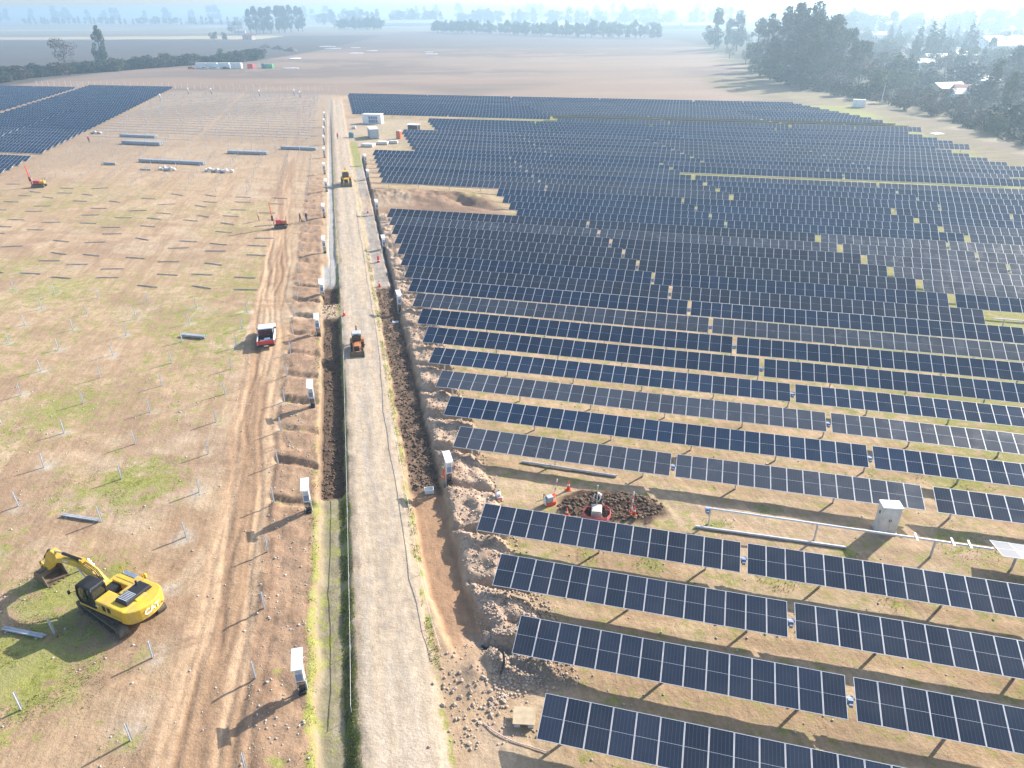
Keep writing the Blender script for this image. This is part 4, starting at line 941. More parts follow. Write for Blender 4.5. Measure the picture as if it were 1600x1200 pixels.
# ------------------------------------------------------------------ people
def skin_mesh(name, joints, bones, radii, matf, sub=1):
    me = bpy.data.meshes.new(name); names = list(joints); vs = [joints[n] for n in names]
    me.from_pydata(vs, [(names.index(a), names.index(b_)) for a, b_ in bones], [])
    o = bpy.data.objects.new(name + '_tmp', me); col.objects.link(o)
    m = o.modifiers.new('s', 'SKIN'); m.use_smooth_shade = True
    for i, n in enumerate(names):
        sv = me.skin_vertices[0].data[i]; r_ = radii[n]; sv.radius = r_ if isinstance(r_, tuple) else (r_, r_)
        sv.use_root = n in ('pelvis',) or n.startswith('palm')
    o.modifiers.new('d', 'SUBSURF').levels = sub
    dg = bpy.context.evaluated_depsgraph_get(); ev = o.evaluated_get(dg); out = bpy.data.meshes.new_from_object(ev)
    bpy.data.objects.remove(o); slots = ['skin', 'x', 'y']
    return out
def person(label, loc, rotz, pose, shirt, legs, helmet=None, vest=None, hairm='hair', group='workers on the site'):
    """pose: dict of joint overrides; figure faces local +X"""
    J = dict(pelvis=(0, 0, .95), belly=(0, 0, 1.12), chest=(.01, 0, 1.32), neck=(0, 0, 1.48), head0=(.02, 0, 1.56), head1=(.03, 0, 1.66), head2=(.02, 0, 1.74),
             shl=(0, .17, 1.42), ell=(-.02, .24, 1.14), wrl=(.08, .25, .90), pal=(.1, .25, .83), shr=(0, -.17, 1.42), elr=(-.02, -.24, 1.14), wrr=(.08, -.25, .90), par=(.1, -.25, .83),
             hipl=(0, .1, .92), knl=(.03, .11, .50), anl=(-.01, .12, .09), tol=(.15, .13, .045), hipr=(0, -.1, .92), knr=(.03, -.11, .50), anr=(-.01, -.12, .09), tor=(.15, -.13, .045))
    J.update(pose)
    for sd in 'lr':
        w = Vector(J['wr' + sd]); p_ = Vector(J['pa' + sd]); d = (p_ - w).normalized(); sdv = d.cross(Vector((0, 0, 1)));
        if sdv.length < .1: sdv = Vector((1, 0, 0))
        sdv.normalize()
        for i in range(4):
            J[f'f{sd}{i}a'] = tuple(p_ + sdv * (.018 * (i - 1.5))); J[f'f{sd}{i}b'] = tuple(p_ + d * (.05 + .008 * (i % 3)) + sdv * (.02 * (i - 1.5))); J[f'f{sd}{i}c'] = tuple(p_ + d * (.08 + .008 * (i % 3)) + sdv * (.02 * (i - 1.5)) + Vector((.015, 0, -.012)))
        J[f't{sd}a'] = tuple(w * .45 + p_ * .55 - sdv * .025); J[f't{sd}b'] = tuple(p_ - sdv * .06 + d * .02)
    RR = dict(pelvis=(.15, .12), belly=(.14, .11), chest=(.165, .12), neck=.055, head0=.075, head1=(.085, .1), head2=.06)
    for sd in 'lr':
        RR.update({'sh' + sd: .065, 'el' + sd: .05, 'wr' + sd: .035, 'pa' + sd: .038, 'hip' + sd: .095, 'kn' + sd: .065, 'an' + sd: .05, 'to' + sd: .045, f't{sd}a': .012, f't{sd}b': .009})
        for i in range(4): RR.update({f'f{sd}{i}a': .010, f'f{sd}{i}b': .009, f'f{sd}{i}c': .008})
    B = [('pelvis', 'belly'), ('belly', 'chest'), ('chest', 'neck'), ('neck', 'head0'), ('head0', 'head1'), ('head1', 'head2')]
    for sd in 'lr':
        B += [('chest', 'sh' + sd), ('sh' + sd, 'el' + sd), ('el' + sd, 'wr' + sd), ('wr' + sd, 'pa' + sd), ('pelvis', 'hip' + sd), ('hip' + sd, 'kn' + sd), ('kn' + sd, 'an' + sd), ('an' + sd, 'to' + sd)]
        for i in range(4): B += [('pa' + sd, f'f{sd}{i}a'), (f'f{sd}{i}a', f'f{sd}{i}b'), (f'f{sd}{i}b', f'f{sd}{i}c')]
        B += [('wr' + sd, f't{sd}a'), (f't{sd}a', f't{sd}b')]
    body = skin_mesh('body', J, B, RR, None, 1)
    for m_ in ('skin', shirt, legs, 'black'): body.materials.append(MATS[m_])
    import mathutils
    segs = []
    for a, b_ in B:
        cls = 0
        if {a, b_} & {'belly'} or (a, b_) == ('chest', 'neck') or (a == 'chest') or a[:2] in ('sh',) or (a[:2] == 'el' and b_[:2] == 'wr'): cls = 1
        if a == 'pelvis' and b_ != 'belly' or a[:3] == 'hip' or a[:2] == 'kn': cls = 2
        if a[:2] == 'an': cls = 3
        segs.append((Vector(J[a]), Vector(J[b_]), cls))
    mi = []
    for p_ in body.polygons:
        c = p_.center; best = (9, 0)
        for a, b_, cls in segs:
            q = mathutils.geometry.intersect_point_line(c, a, b_); tt = min(1, max(0, q[1])); dd = (a + (b_ - a) * tt - c).length
            if dd < best[0]: best = (dd, cls)
        mi.append(best[1])
    body.polygons.foreach_set('material_index', mi); body.polygons.foreach_set('use_smooth', [True] * len(mi))
    t = thing('person', label, 'person', loc, rotz, group); bo = link('body', body, t)
    h0, h1, h2 = (Vector(J[n]) for n in ('head0', 'head1', 'head2')); up = (h2 - h0).normalized(); fw = Vector((1, 0, 0)); fw = (fw - up * fw.dot(up)).normalized(); sdv = up.cross(fw); ce = h1
    Mh = Matrix((fw, sdv, up)).transposed().to_4x4(); Mh.translation = ce
    fce = MB().use('skin').ball((.088, 0, -.02), .022, .016, .028, 6, 4).ball((0, .088, -.01), .015, .012, .03, 6, 4).ball((0, -.088, -.01), .015, .012, .03, 6, 4).use('black').ball((.082, .03, .012), .008, .012, .007, 6, 4).ball((.082, -.03, .012), .008, .012, .007, 6, 4).use('tape_red').ball((.082, 0, -.06), .006, .024, .007, 6, 4)
    f = fce.build('face', t); f.matrix_local = Mh
    hm_ = MB().use(helmet or hairm)
    if helmet: hm_.ball((-.005, 0, .055), .125, .112, .085, 12, 6).box(.06, .165, -.08, .08, .03, .045)
    else: hm_.ball((-.02, 0, .04), .10, .095, .085, 10, 6)
    h = hm_.build('helmet' if helmet else 'hair', t, smooth=True); h.matrix_local = Mh
    if vest:
        ch, be = Vector(J['chest']), Vector(J['belly']); v_ = MB().use(vest); a = be - (ch - be) * .6; b_ = ch + (ch - be) * .45
        ax = (b_ - a).normalized(); fx = Vector((1, 0, 0)); fx = (fx - ax * fx.dot(ax)).normalized(); sx = ax.cross(fx); n = 12; vs = []; fs = []
        for j, (tt, rx, ry) in enumerate(((0, .135, .19), (.35, .14, .19), (.7, .15, .215), (.95, .125, .19), (1.0, .09, .13))):
            for i in range(n):
                an = 2 * math.pi * i / n; vs.append(tuple(a + (b_ - a) * tt + fx * math.cos(an) * rx + sx * math.sin(an) * ry))
        for j in range(4):
            for i in range(n): fs.append((j * n + i, j * n + (i + 1) % n, (j + 1) * n + (i + 1) % n, (j + 1) * n + i))
        v_.add(vs, fs).build('safety_vest', t)
    return t
WALK = dict(knl=(.16, .11, .52), anl=(.12, .12, .12), tol=(.28, .13, .05), knr=(-.02, -.11, .5), anr=(-.28, -.12, .14), tor=(-.15, -.13, .05), ell=(-.12, .24, 1.16), wrl=(-.1, .25, .92), pal=(-.08, .25, .85), elr=(.06, -.24, 1.16), wrr=(.22, -.24, .98), par=(.27, -.24, .92))
KNEEL = dict(pelvis=(-.05, 0, .50), belly=(.02, 0, .66), chest=(.12, 0, .86), neck=(.17, 0, 1.01), head0=(.22, 0, 1.07), head1=(.26, 0, 1.16), head2=(.27, 0, 1.24), shl=(.12, .17, .95), ell=(.28, .22, .75), wrl=(.46, .14, .80), pal=(.52, .12, .82), shr=(.12, -.17, .95), elr=(.28, -.22, .75), wrr=(.46, -.14, .76), par=(.52, -.12, .78),
             hipl=(-.04, .1, .48), knl=(.38, .14, .46), anl=(.30, .14, .09), tol=(.45, .15, .045), hipr=(-.04, -.1, .48), knr=(.18, -.12, .07), anr=(-.22, -.12, .08), tor=(-.36, -.12, .05))
BEND = dict(pelvis=(-.22, 0, .92), belly=(-.04, 0, 1.0), chest=(.2, 0, 1.02), neck=(.36, 0, .99), head0=(.43, 0, .95), head1=(.51, 0, .92), head2=(.57, 0, .90), shl=(.26, .18, 1.0), ell=(.32, .26, .74), wrl=(.40, .24, .50), pal=(.43, .23, .44), shr=(.26, -.18, 1.0), elr=(.34, -.26, .74), wrr=(.42, -.24, .50), par=(.45, -.23, .44),
            hipl=(-.22, .1, .9), knl=(-.12, .13, .48), anl=(-.18, .13, .09), tol=(-.02, .14, .045), hipr=(-.22, -.1, .9), knr=(-.12, -.13, .48), anr=(-.18, -.13, .09), tor=(-.02, -.14, .045))
STOOP = dict(pelvis=(-.15, 0, .92), belly=(-.06, 0, 1.06), chest=(.1, 0, 1.2), neck=(.22, 0, 1.3), head0=(.28, 0, 1.33), head1=(.35, 0, 1.38), head2=(.39, 0, 1.44), shl=(.12, .19, 1.25), ell=(.2, .30, .98), wrl=(.36, .26, .78), pal=(.41, .25, .73), shr=(.12, -.19, 1.25), elr=(.2, -.30, .98), wrr=(.36, -.26, .78), par=(.41, -.25, .73),
             hipl=(-.15, .1, .9), knl=(-.05, .13, .48), anl=(-.15, .13, .09), tol=(.01, .14, .045), hipr=(-.15, -.1, .9), knr=(-.05, -.13, .48), anr=(-.15, -.13, .09), tor=(.01, -.14, .045))
def at(x, y): return (x, y, zt(x, y) - .01)
person('worker in orange kneeling beside the white inverter station', at(-5.35, 46.3), R(-20), KNEEL, 'orange_cloth', 'orange_cloth', 'signal_orange')
person('worker in white shirt and dark trousers bending over the concrete box', at(6.3, 42.4), R(-140), STOOP, 'white_cloth', 'dark_cloth', None, None, 'hair')
person('worker in pale top standing left of the mid-field pile driver', at(-44.2, 124.9), R(20), {}, 'white_dusty', 'jeans', 'white_paint', 'orange_cloth')
person('worker in purple top right of the pile driver, left of a pair', at(-36.6, 123.9), R(170), WALK, 'purple_cloth', 'dark_cloth', 'white_paint')
person('worker in dark clothes right of the pile driver, right of a pair', at(-35.5, 123.85), R(150), {}, 'dark_cloth', 'jeans', 'white_paint')
person('worker in red walking on the gravel road below the containers', at(-49.2, 213.9), R(-90), WALK, 'signal_red', 'dark_cloth', 'signal_red')
person('worker in red standing near the right corner of the far left block', at(-119.5, 212.5), R(-60), {}, 'signal_red', 'dark_cloth', 'white_paint')

# ------------------------------------------------------------------ junction pit, cones, barriers, small gear
x, y = 6.05, 41.7; bx = thing('concrete_box', 'pale concrete junction box set in the dark dug soil', 'concrete box', (x, y, zt(x, y) - .25), R(-8))
MB().use('concrete').box(-.38, .38, -.5, .5, 0, .72).build('body', bx, .02); MB().use('concrete').box(-.33, .33, -.45, .45, .72, .79).build('lid', bx, .01)
MB().use('steel').box(-.04, .04, .62, .70, 0, 2.3).build('post', bx)
nt_ = MB().use('tape_red'); prev = None
ring = [(-.95, -.5, .1), (-1.05, -.1, .2), (-.8, .25, .3), (-.62, .5, .15), (-.1, .62, .05), (.5, .52, .12), (.8, .4, .32), (1.05, .1, .2), (1.0, -.4, .08), (.7, -.75, .02), (.2, -.85, .05), (-.4, -.8, .03)]
for a, b_ in zip(ring, ring[1:] + ring[:1]):
    nt_.add([(a[0], a[1], a[2] - .2), (b_[0], b_[1], b_[2] - .2), (b_[0] * .93, b_[1] * .93, b_[2] + .14), (a[0] * .93, a[1] * .93, a[2] + .14)], [(0, 1, 2, 3)])
o = nt_.build('barrier_netting', None, loc=(x, y, zt(x, y) + .05)); sm_ = o.modifiers.new('thickness', 'SOLIDIFY'); sm_.thickness = .012; tag(o, 'slack red plastic netting wrapped round the concrete box', 'netting')
def cone(label, x, y, h=.75, tilt=0):
    t = thing('traffic_cone', label, 'cone', (x, y, zt(x, y) + .0), random.uniform(0, 3), 'traffic cones'); t.rotation_euler[0] = tilt
    MB().use('signal_orange').box(-.2, .2, -.2, .2, 0, .04).build('base', t, .01)
    MB().use('signal_orange').cyl((0, 0, .04), (0, 0, h), .15, .03, 14).build('body', t, smooth=True)
    MB().use('lettering').cyl((0, 0, h * .5), (0, 0, h * .68), .15 - .12 * .49 + .004, .15 - .12 * .66 + .004, 14, False).build('reflective_band', t)
cone('orange traffic cone above the dug soil left of the white-shirted worker', 4.25, 44.85, .85)
cone('orange traffic cone right of the dug soil', 8.75, 41.5, .8)
cone('orange traffic cone just behind the panels left of the dug soil', 3.9, 41.6, .7)
cone('orange traffic cone at the near end of the grey fill right of the road', -17.6, 91.0, .9)
cone('orange traffic cone beside the dirt crossing at the left road edge', -20.1, 80.2, .8)
cone('orange traffic cone beside the inverter station below the earth ramp', -26.0, 130.2, .8)
def barrier(label, x, y, rot, h=1.5):
    t = thing('tape_stake', label, 'stake', (x, y, zt(x, y)), rot, 'striped stakes round the dug soil')
    for i in range(6): MB().use('lettering' if i % 2 else 'tape_red').cyl((0, .09 * i, h * i / 6), (0, .09 * (i + 1), h * (i + 1) / 6), .045, .045, 8).build('stripe', t)
    MB().use('signal_orange').box(-.17, .17, -.17, .17, 0, .08).build('base', t, .02)
barrier('red and white striped stake leaning right of the dug soil', 8.62, 41.9, R(-20)); barrier('red and white striped stake leaning left of the dug soil', 3.1, 44.1, R(-30), 1.2)
t = thing('tool_cart', 'small orange and grey generator beside the leaning striped stake', 'generator', (2.75, 43.05, zt(2.75, 43.05)), R(25))
MB().use('signal_orange').box(-.4, .4, -.25, .25, 0, .3).build('base', t, .04); MB().use('grey_box').box(-.3, .2, -.22, .22, .3, .75).build('engine', t, .05); MB().use('white_paint').box(-.45, -.3, -.2, .2, .1, .6).build('tank', t, .03)
MB().use('black').tube([(-.4, -.25, .3), (-.4, -.25, .9), (-.4, .25, .9), (-.4, .25, .3)], .025, 6).build('handle', t)
def barrel(label, x, y):
    t = thing('channelising_drum', label, 'drum', (x, y, zt(x, y)), 0)
    MB().use('signal_red').cyl((0, 0, 0), (0, 0, .55), .24, .2, 14).build('body', t); MB().use('lettering').cyl((0, 0, .3), (0, 0, .42), .225, .217, 14, False).build('reflective_band', t); MB().use('signal_red').cyl((0, 0, .55), (0, 0, 1.0), .17, .12, 14).build('top', t)
barrel('red marker drum on the grey fill right of the road', -19.45, 101.6)
t = thing('survey_tripod', 'small tripod with red and white bag and thin white rod', 'tripod', (-1.2, 43.7, zt(-1.2, 43.7)), 0)
for a in range(3): MB().use('grey_box').cyl((.45 * math.cos(a * 2.1), .45 * math.sin(a * 2.1), 0), (0, 0, .7), .03, .03, 6).build('leg', t)
MB().use('white_paint').box(-.05, .3, -.2, .15, .1, .5).use('tape_red').box(.05, .45, -.35, -.15, .05, .3).build('bag', t, .05); MB().use('white_paint').cyl((0, .1, .3), (0, .1, 2.0), .018, .018, 6).build('rod', t)
t = thing('open_crate', 'small open white crate on the trench bed near the orange worker', 'crate', (-6.45, 45.2, zt(-6.45, 45.2)), R(10))
MB().use('white_paint').box(-.35, .35, -.25, .25, 0, .04).build('floor', t)
for a, b_, c, d in ((-.35, .35, -.25, -.21), (-.35, .35, .21, .25), (-.35, -.31, -.21, .21), (.31, .35, -.21, .21)): MB().use('white_paint').box(a, b_, c, d, .04, .36).build('side', t)
o = MB().use('grey_box').box(-.4, .4, -.28, .28, 0, .12).build('utility_cover', None, .02, loc=(-13.9, 79.5, zt(-13.9, 79.5) + .05)); tag(o, 'pale rectangular cover lying on the dark soil right of the road', 'cover')
t = thing('plywood_sheet', 'square plywood sheet resting on blocks by the last rock pile', 'plywood', (.55, 24.75, zt(.55, 24.75)), R(-4)); MB().use('plywood').box(-.62, .52, -.5, .55, .36, .40).build('board', t)
for a, b_ in ((-.4, -.3), (.3, -.3), (0, .35)): MB().use('concrete').box(a - .15, a + .15, b_ - .12, b_ + .12, -.05, .36).build('block', t)
o = MB().use('plywood').box(-.5, .5, -.09, .09, 0, .05).build('timber_plank', None, loc=(.3, 33.3, zt(.3, 33.3) + .03), rot=(0, 0, R(-25))); tag(o, 'short pale timber plank below the third panel row', 'plank')
o = MB().use('plywood').box(-.3, .3, -.12, .12, 0, .04).build('timber_plank', None, loc=(-1.9, 40.9, zt(-1.9, 40.9) + .03), rot=(0, 0, R(-15))); tag(o, 'short pale timber plank on the spoil left of the fourth panel row', 'plank')
def hose(label, pts, rad, m):
    P = [Vector((a, b_, zt(a, b_) + rad + dz)) for a, b_, dz in pts]; out = []
    for i in range(len(P) - 1):
        p0 = P[max(0, i - 1)]; p1, p2 = P[i], P[i + 1]; p3 = P[min(len(P) - 1, i + 2)]
        for q in range(5):
            t_ = q / 5; out.append(.5 * ((2 * p1) + (p2 - p0) * t_ + (2 * p0 - 5 * p1 + 4 * p2 - p3) * t_ ** 2 + (3 * p1 - p0 - 3 * p2 + p3) * t_ ** 3))
    out.append(P[-1]); o = MB().use(m).tube([tuple(p_) for p_ in out], rad, 7).build('cable_duct', None); tag(o, label, 'hose')
hose('black corrugated duct curving out of the spoil by the trench end', [(-1.9, 30.0, .05), (-1.2, 29.6, .25), (-.7, 28.9, .3), (-.55, 28.1, .2), (-.75, 27.6, .05)], .06, 'hose')
hose('thin pinkish hose snaking from the rocks to the first panel row', [(-1.6, 24.6, .02), (-.9, 24.0, .05), (0, 23.5, .03), (.9, 23.2, .04), (1.7, 22.9, .05)], .03, 'pink_hose')
# white tape strung on stakes along both road edges
def tape(label, pts, hh=.55):
    t = thing('barrier_tape', label, 'tape', (0, 0, 0), 0)
    P = []
    for i, (u, v) in enumerate(pts):
        x, y = UV(u, v); z = zt(x, y); MB().use('white_paint').cyl((x, y, z - .1), (x, y, z + hh + .08), .018, .018, 5).build('stake', t); P.append((x, y, z + hh))
    m = MB().use('white_paint')
    for a, b_ in zip(P[:-1], P[1:]):
        mid = ((a[0] + b_[0]) / 2, (a[1] + b_[1]) / 2, (a[2] + b_[2]) / 2 - .05)
        for c, d in ((a, mid), (mid, b_)): m.bar(c, d, .012, .045)
    m.build('tape', t)
tape('white tape on stakes along the left road edge', [(-2.78, 26.7), (-2.7, 31), (-2.62, 37), (-2.55, 44), (-2.46, 52.5), (-2.38, 61), (-2.28, 70.5), (-2.27, 81)])
tape('white tape on stakes along the left road edge above the dirt crossing', [(-2.3, 88.5), (-2.35, 100), (-2.4, 112), (-2.6, 128), (-2.7, 150)])
tape('white tape on stakes along the right road edge', [(2.3, 29.2), (2.1, 31.5), (1.85, 36), (1.86, 42.8), (1.72, 51.8), (1.68, 58.5), (1.9, 66), (2.05, 73), (2.06, 84.8), (1.95, 95), (1.95, 106), (1.85, 120), (1.8, 134)])
# sack piles in the far left field
def sacks(label, cx, cy, n):
    t = thing('sack_pile', label, 'sacks', (cx, cy, zt(cx, cy)), ROWROT, 'piles of sacks')
    for i in range(n): MB().use(random.choice(['white_dusty', 'white_paint', 'white_dusty', 'grey_box'])).ball((0, 0, 0), .55, .42, .38, 8, 5).build('sack', t, loc=((i - n / 2) * .78, random.uniform(-.5, .5), .3 + .25 * (i % 3 == 1)), rot=(random.uniform(-.3, .3), random.uniform(-.3, .3), random.uniform(0, 3)))
sacks('left pile of white sacks under the longest profile bundle', -79.3, 171.0, 6); sacks('right and longer pile of white sacks', -66.5, 168.3, 9); sacks('white wrapped bundles at the edge of the far left panel block', -125, 228, 4)

# ------------------------------------------------------------------ site compound and far containers
def container(name, label, loc, rot, L, W, Hh, m, roof, cat='container', ribs=True, group=None):
    t = thing(name, label, cat, (loc[0], loc[1], zt(*loc)), rot, group)
    b_ = MB().use(m).box(-L / 2, L / 2, -W / 2, W / 2, .12, Hh)
    if ribs:
        n = int(L / .35)
        for i in range(n):
            x = -L / 2 + .2 + i * (L - .4) / max(1, n - 1); b_.box(x - .07, x + .07, -W / 2 - .03, -W / 2, .2, Hh - .15); b_.box(x - .07, x + .07, W / 2, W / 2 + .03, .2, Hh - .15)
    b_.build('body', t); MB().use(roof).box(-L / 2 - .04, L / 2 + .04, -W / 2 - .04, W / 2 + .04, Hh, Hh + .08).build('roof', t)
    for sx in (-1, 1): d = MB().use(m).box(L / 2, L / 2 + .04, sx * W / 4 - W / 4 + .05, sx * W / 4 + W / 4 - .05, .2, Hh - .1).build('door', t); MB().use('steel').cyl((L / 2 + .07, sx * W / 8, .25), (L / 2 + .07, sx * W / 8, Hh - .2), .025, .025, 6).build('lock_bar', d)
    return t
container('steel_container', 'grey steel container standing end-on beside the gravel road', (-39.6, 217.3), ROADROT + R(184), 6.1, 2.45, 2.6, 'grey_box', 'white_paint')
t = thing('transformer_station', 'white transformer station with four dark door panels behind the grey container', 'transformer station', (-44.6, 246.8, 0), ROWROT + R(6))
MB().use('white_paint').box(-3.1, 3.1, -1.3, 1.3, .1, 2.7).build('body', t); MB().use('white_paint').box(-3.2, 3.2, -1.4, 1.4, 2.7, 2.9).build('roof', t)
for i in range(4):
    d = MB().use('blue_grey').box(-1.05 + .75 * i, -.4 + .75 * i, -1.34, -1.3, .3, 2.3).build('door_panel', t); MB().use('white_paint').box(-1.05 + .75 * i, -.4 + .75 * i, -1.36, -1.335, 1.25, 1.36).build('door_bar', d)
MB().use('concrete').box(-3.3, 3.3, -1.6, 1.5, -.2, .1).build('plinth', t)
t = thing('portable_toilet', 'orange portable toilet cabin in the site compound', 'toilet', (-31.8, 214.5, 0), ROWROT)
MB().use('signal_orange').box(-.6, .6, -.6, .6, .08, 2.1).build('body', t, .04); MB().use('white_dusty').box(-.63, .63, -.63, .63, 2.1, 2.3, taper=(.15, .1)).build('roof', t, .03); MB().use('orange_paint').box(-.4, .4, -.63, -.6, .15, 1.95).build('door', t)
t = thing('site_shed', 'dark open shed with white flat roof left of the panels', 'shed', (-29.0, 226.0, 0), ROWROT)
MB().use('black').box(-1.7, 1.7, -.2, 1.2, 0, 2.2).build('body', t); MB().use('white_paint').box(-1.85, 1.85, -1.1, 1.35, 2.25, 2.36).build('roof', t)
for sx in (-1, 1): MB().use('steel').box(sx * 1.7 - .04, sx * 1.7 + .04, -1.0, -.92, 0, 2.25).build('post', t)
for i, (x, y, w, l, lab) in enumerate([(-38.3, 201.5, 3.4, 2.4, 'left white wrapped pallet stack below the grey container'), (-35.0, 205.2, 3.2, 2.2, 'middle white wrapped pallet stack below the grey container'), (-32.2, 206.4, 2.4, 1.4, 'right and smallest white pallet stack near the orange toilet'), (-48.6, 234.5, 1.3, 1, 'small white crate by the road left of the transformer station')]):
    t = thing('pallet_stack', lab, 'pallets', (x, y, 0), ROWROT + R(5 * i), 'pallet stacks in the compound'); MB().use('plywood').box(-w / 2, w / 2, -l / 2, l / 2, .02, .15).build('pallet', t); MB().use('white_dusty').box(-w / 2 + .05, w / 2 - .05, -l / 2 + .05, l / 2 - .05, .15, .8).build('wrapped_load', t, .08)
t = thing('water_tank', 'small dark green water tank by the road in the compound', 'tank', (-45.9, 217.0, 0), 0); MB().use('teal_tank').cyl((0, 0, .1), (0, 0, 1.3), .75, .75, 14).build('body', t); MB().use('teal_tank').cyl((0, 0, 1.3), (0, 0, 1.55), .75, .3, 14).build('top', t)
CAB4 = [(-198.6, 505.0, 'leftmost of the four'), (-191.2, 504.2, 'second of the four'), (-183.3, 503.6, 'third of the four'), (-175.2, 502.6, 'rightmost of the four')]
for x, y, lab in CAB4: container('site_cabin', f'white site cabin, {lab} in a row at the far field edge', (x, y), R(-6), 7.0, 2.6, 3.4, 'white_paint', 'white_paint', 'cabin', False, 'white site cabins')
container('red_cabin', 'small red cabin right of the white site cabins', (-166.5, 503.5), R(-6), 3.6, 2.4, 2.6, 'signal_red', 'signal_red', 'cabin', False)
container('teal_cabin', 'small teal cabin touching the green container far away', (-158.2, 503.5), R(-6), 2.0, 2.2, 2.8, 'teal_tank', 'teal_tank', 'cabin', False)
container('green_container', 'bright green container at the far field edge', (-154.3, 503), R(-6), 4.6, 2.3, 2.5, 'green_tank', 'green_tank', 'container', False)
def car(label, x, y, rot, m):
    t = thing('parked_car', label, 'car', (x, y, zt(x, y)), rot, 'cars parked by the site cabins')
    MB().use(m).prism([(-2.1, .35), (2.1, .35), (2.1, .75), (1.2, .9), (-2.1, .95)], -.85, .85, 'Y').build('body', t, .05); MB().use('glass').prism([(-1.9, .93), (.9, .93), (.35, 1.4), (-1.4, 1.42)], -.75, .75, 'Y').build('cabin_glass', t); MB().use(m).box(-1.35, .35, -.72, .72, 1.4, 1.46).build('roof', t)
    for sx in (1.3, -1.3):
        for sy in (-1, 1): wheel(t, sx, sy * .75, .33, .2)
car('white car parked in front of the leftmost site cabin', -194.5, 499.5, R(10), 'white_paint'); car('white car parked in front of the second site cabin', -187.5, 499.2, R(5), 'white_paint'); car('dark car parked in front of the third site cabin', -180.5, 498.0, R(0), 'black'); car('red car left of the site cabins', -204, 501.5, R(20), 'red_paint')
for i, (x, y, w, l, lab) in enumerate([(-187, 811, 16, 9, 'farthest left'), (-171, 768, 15, 7, 'below the farthest left one'), (-131, 672, 11, 8, 'nearest of the left cluster'), (-124, 713, 9, 6, 'middle of the left cluster'), (-152, 778, 9, 6, 'back of the left cluster'), (-70, 684, 7, 5, 'upper of the right pair'), (-65, 653, 10, 6, 'lower of the right pair'), (-165, 605, 8, 12, 'alone above the red cabin'), (-140, 500, 10, 4, 'right of the green container')]):
    m = MB().use('sheeting'); n = 9; pts = [(w / 2 * (1 + .25 * random.random()) * math.cos(a * 2 * math.pi / n), l / 2 * (1 + .3 * random.random()) * math.sin(a * 2 * math.pi / n)) for a in range(n)]
    o = m.prism(pts, .0, .25, 'Z').build('plastic_sheeting', None, loc=(x, y, zt(x, y) + .12)); tag(o, f'white plastic sheeting on the bare field, {lab}', 'sheeting', 'white sheets on the bare field')
for i, (x, y, rx, lab) in enumerate([(-244, 793, 14, 'left end'), (-223, 764, 16, 'middle'), (-200, 724, 12, 'right end')]):
    m = MB().use('clod'); vs = []; n, k_ = 16, 5
    for j in range(k_):
        for a in range(n):
            f = 1 - j / (k_ - 1); an = 2 * math.pi * a / n; rr = f * (1 + .25 * math.sin(3 * an + i)); vs.append((rx * rr * math.cos(an), 6 * rr * math.sin(an), -.3 + 3.4 * (1 - f ** 1.4) + random.uniform(-.25, .25)))
    fs = [(j * n + a, j * n + (a + 1) % n, (j + 1) * n + (a + 1) % n, (j + 1) * n + a) for j in range(k_ - 1) for a in range(n)]
    o = m.add(vs, fs).build('earth_mound', None, loc=(x, y, zt(x, y)), rot=(0, 0, R(-55))); tag(o, f'dark earth mound by the far field edge, {lab} of the heap', 'earth mound')
# utility poles on the right
for x, y, h, lab in ((140.9, 311.8, 8.8, 'farther and taller of two'), (137.8, 283.6, 7.4, 'nearer of two')):
    t = thing('utility_pole', f'pale utility pole with crossarm at the right field edge, {lab}', 'utility pole', (x, y, zt(x, y) - .3), R(20), 'utility poles')
    MB().use('concrete').cyl((0, 0, 0), (.25, 0, h), .2, .12, 10).build('pole', t); MB().use('wood_pole').bar((.24, -1.2, h - .5), (.24, 1.2, h - .5), .12, .12).build('crossarm', t)
    for yy in (-1.0, 0, 1.0): MB().use('white_paint').cyl((.24, yy, h - .44), (.24, yy, h - .22), .06, .05, 7).build('insulator', t)
t = thing('white_canopy', 'small white canopy at the right end of the panel rows', 'canopy', (117, 205.5, 0), R(10)); MB().use('white_paint').box(-1.6, 1.6, -1.1, 1.1, 1.7, 1.9, taper=(.8, .6)).build('roof', t)
for sx in (-1, 1):
    for sy in (-1, 1): MB().use('white_paint').cyl((sx * 1.4, sy * 1, 0), (sx * 1.4, sy * 1, 1.72), .05, .05, 6).build('leg', t)
container('white_cabin', 'small white cabin at the far right corner of the panel field', (127.5, 279), R(-20), 4.2, 2.4, 2.6, 'white_paint', 'white_paint', 'cabin', False)

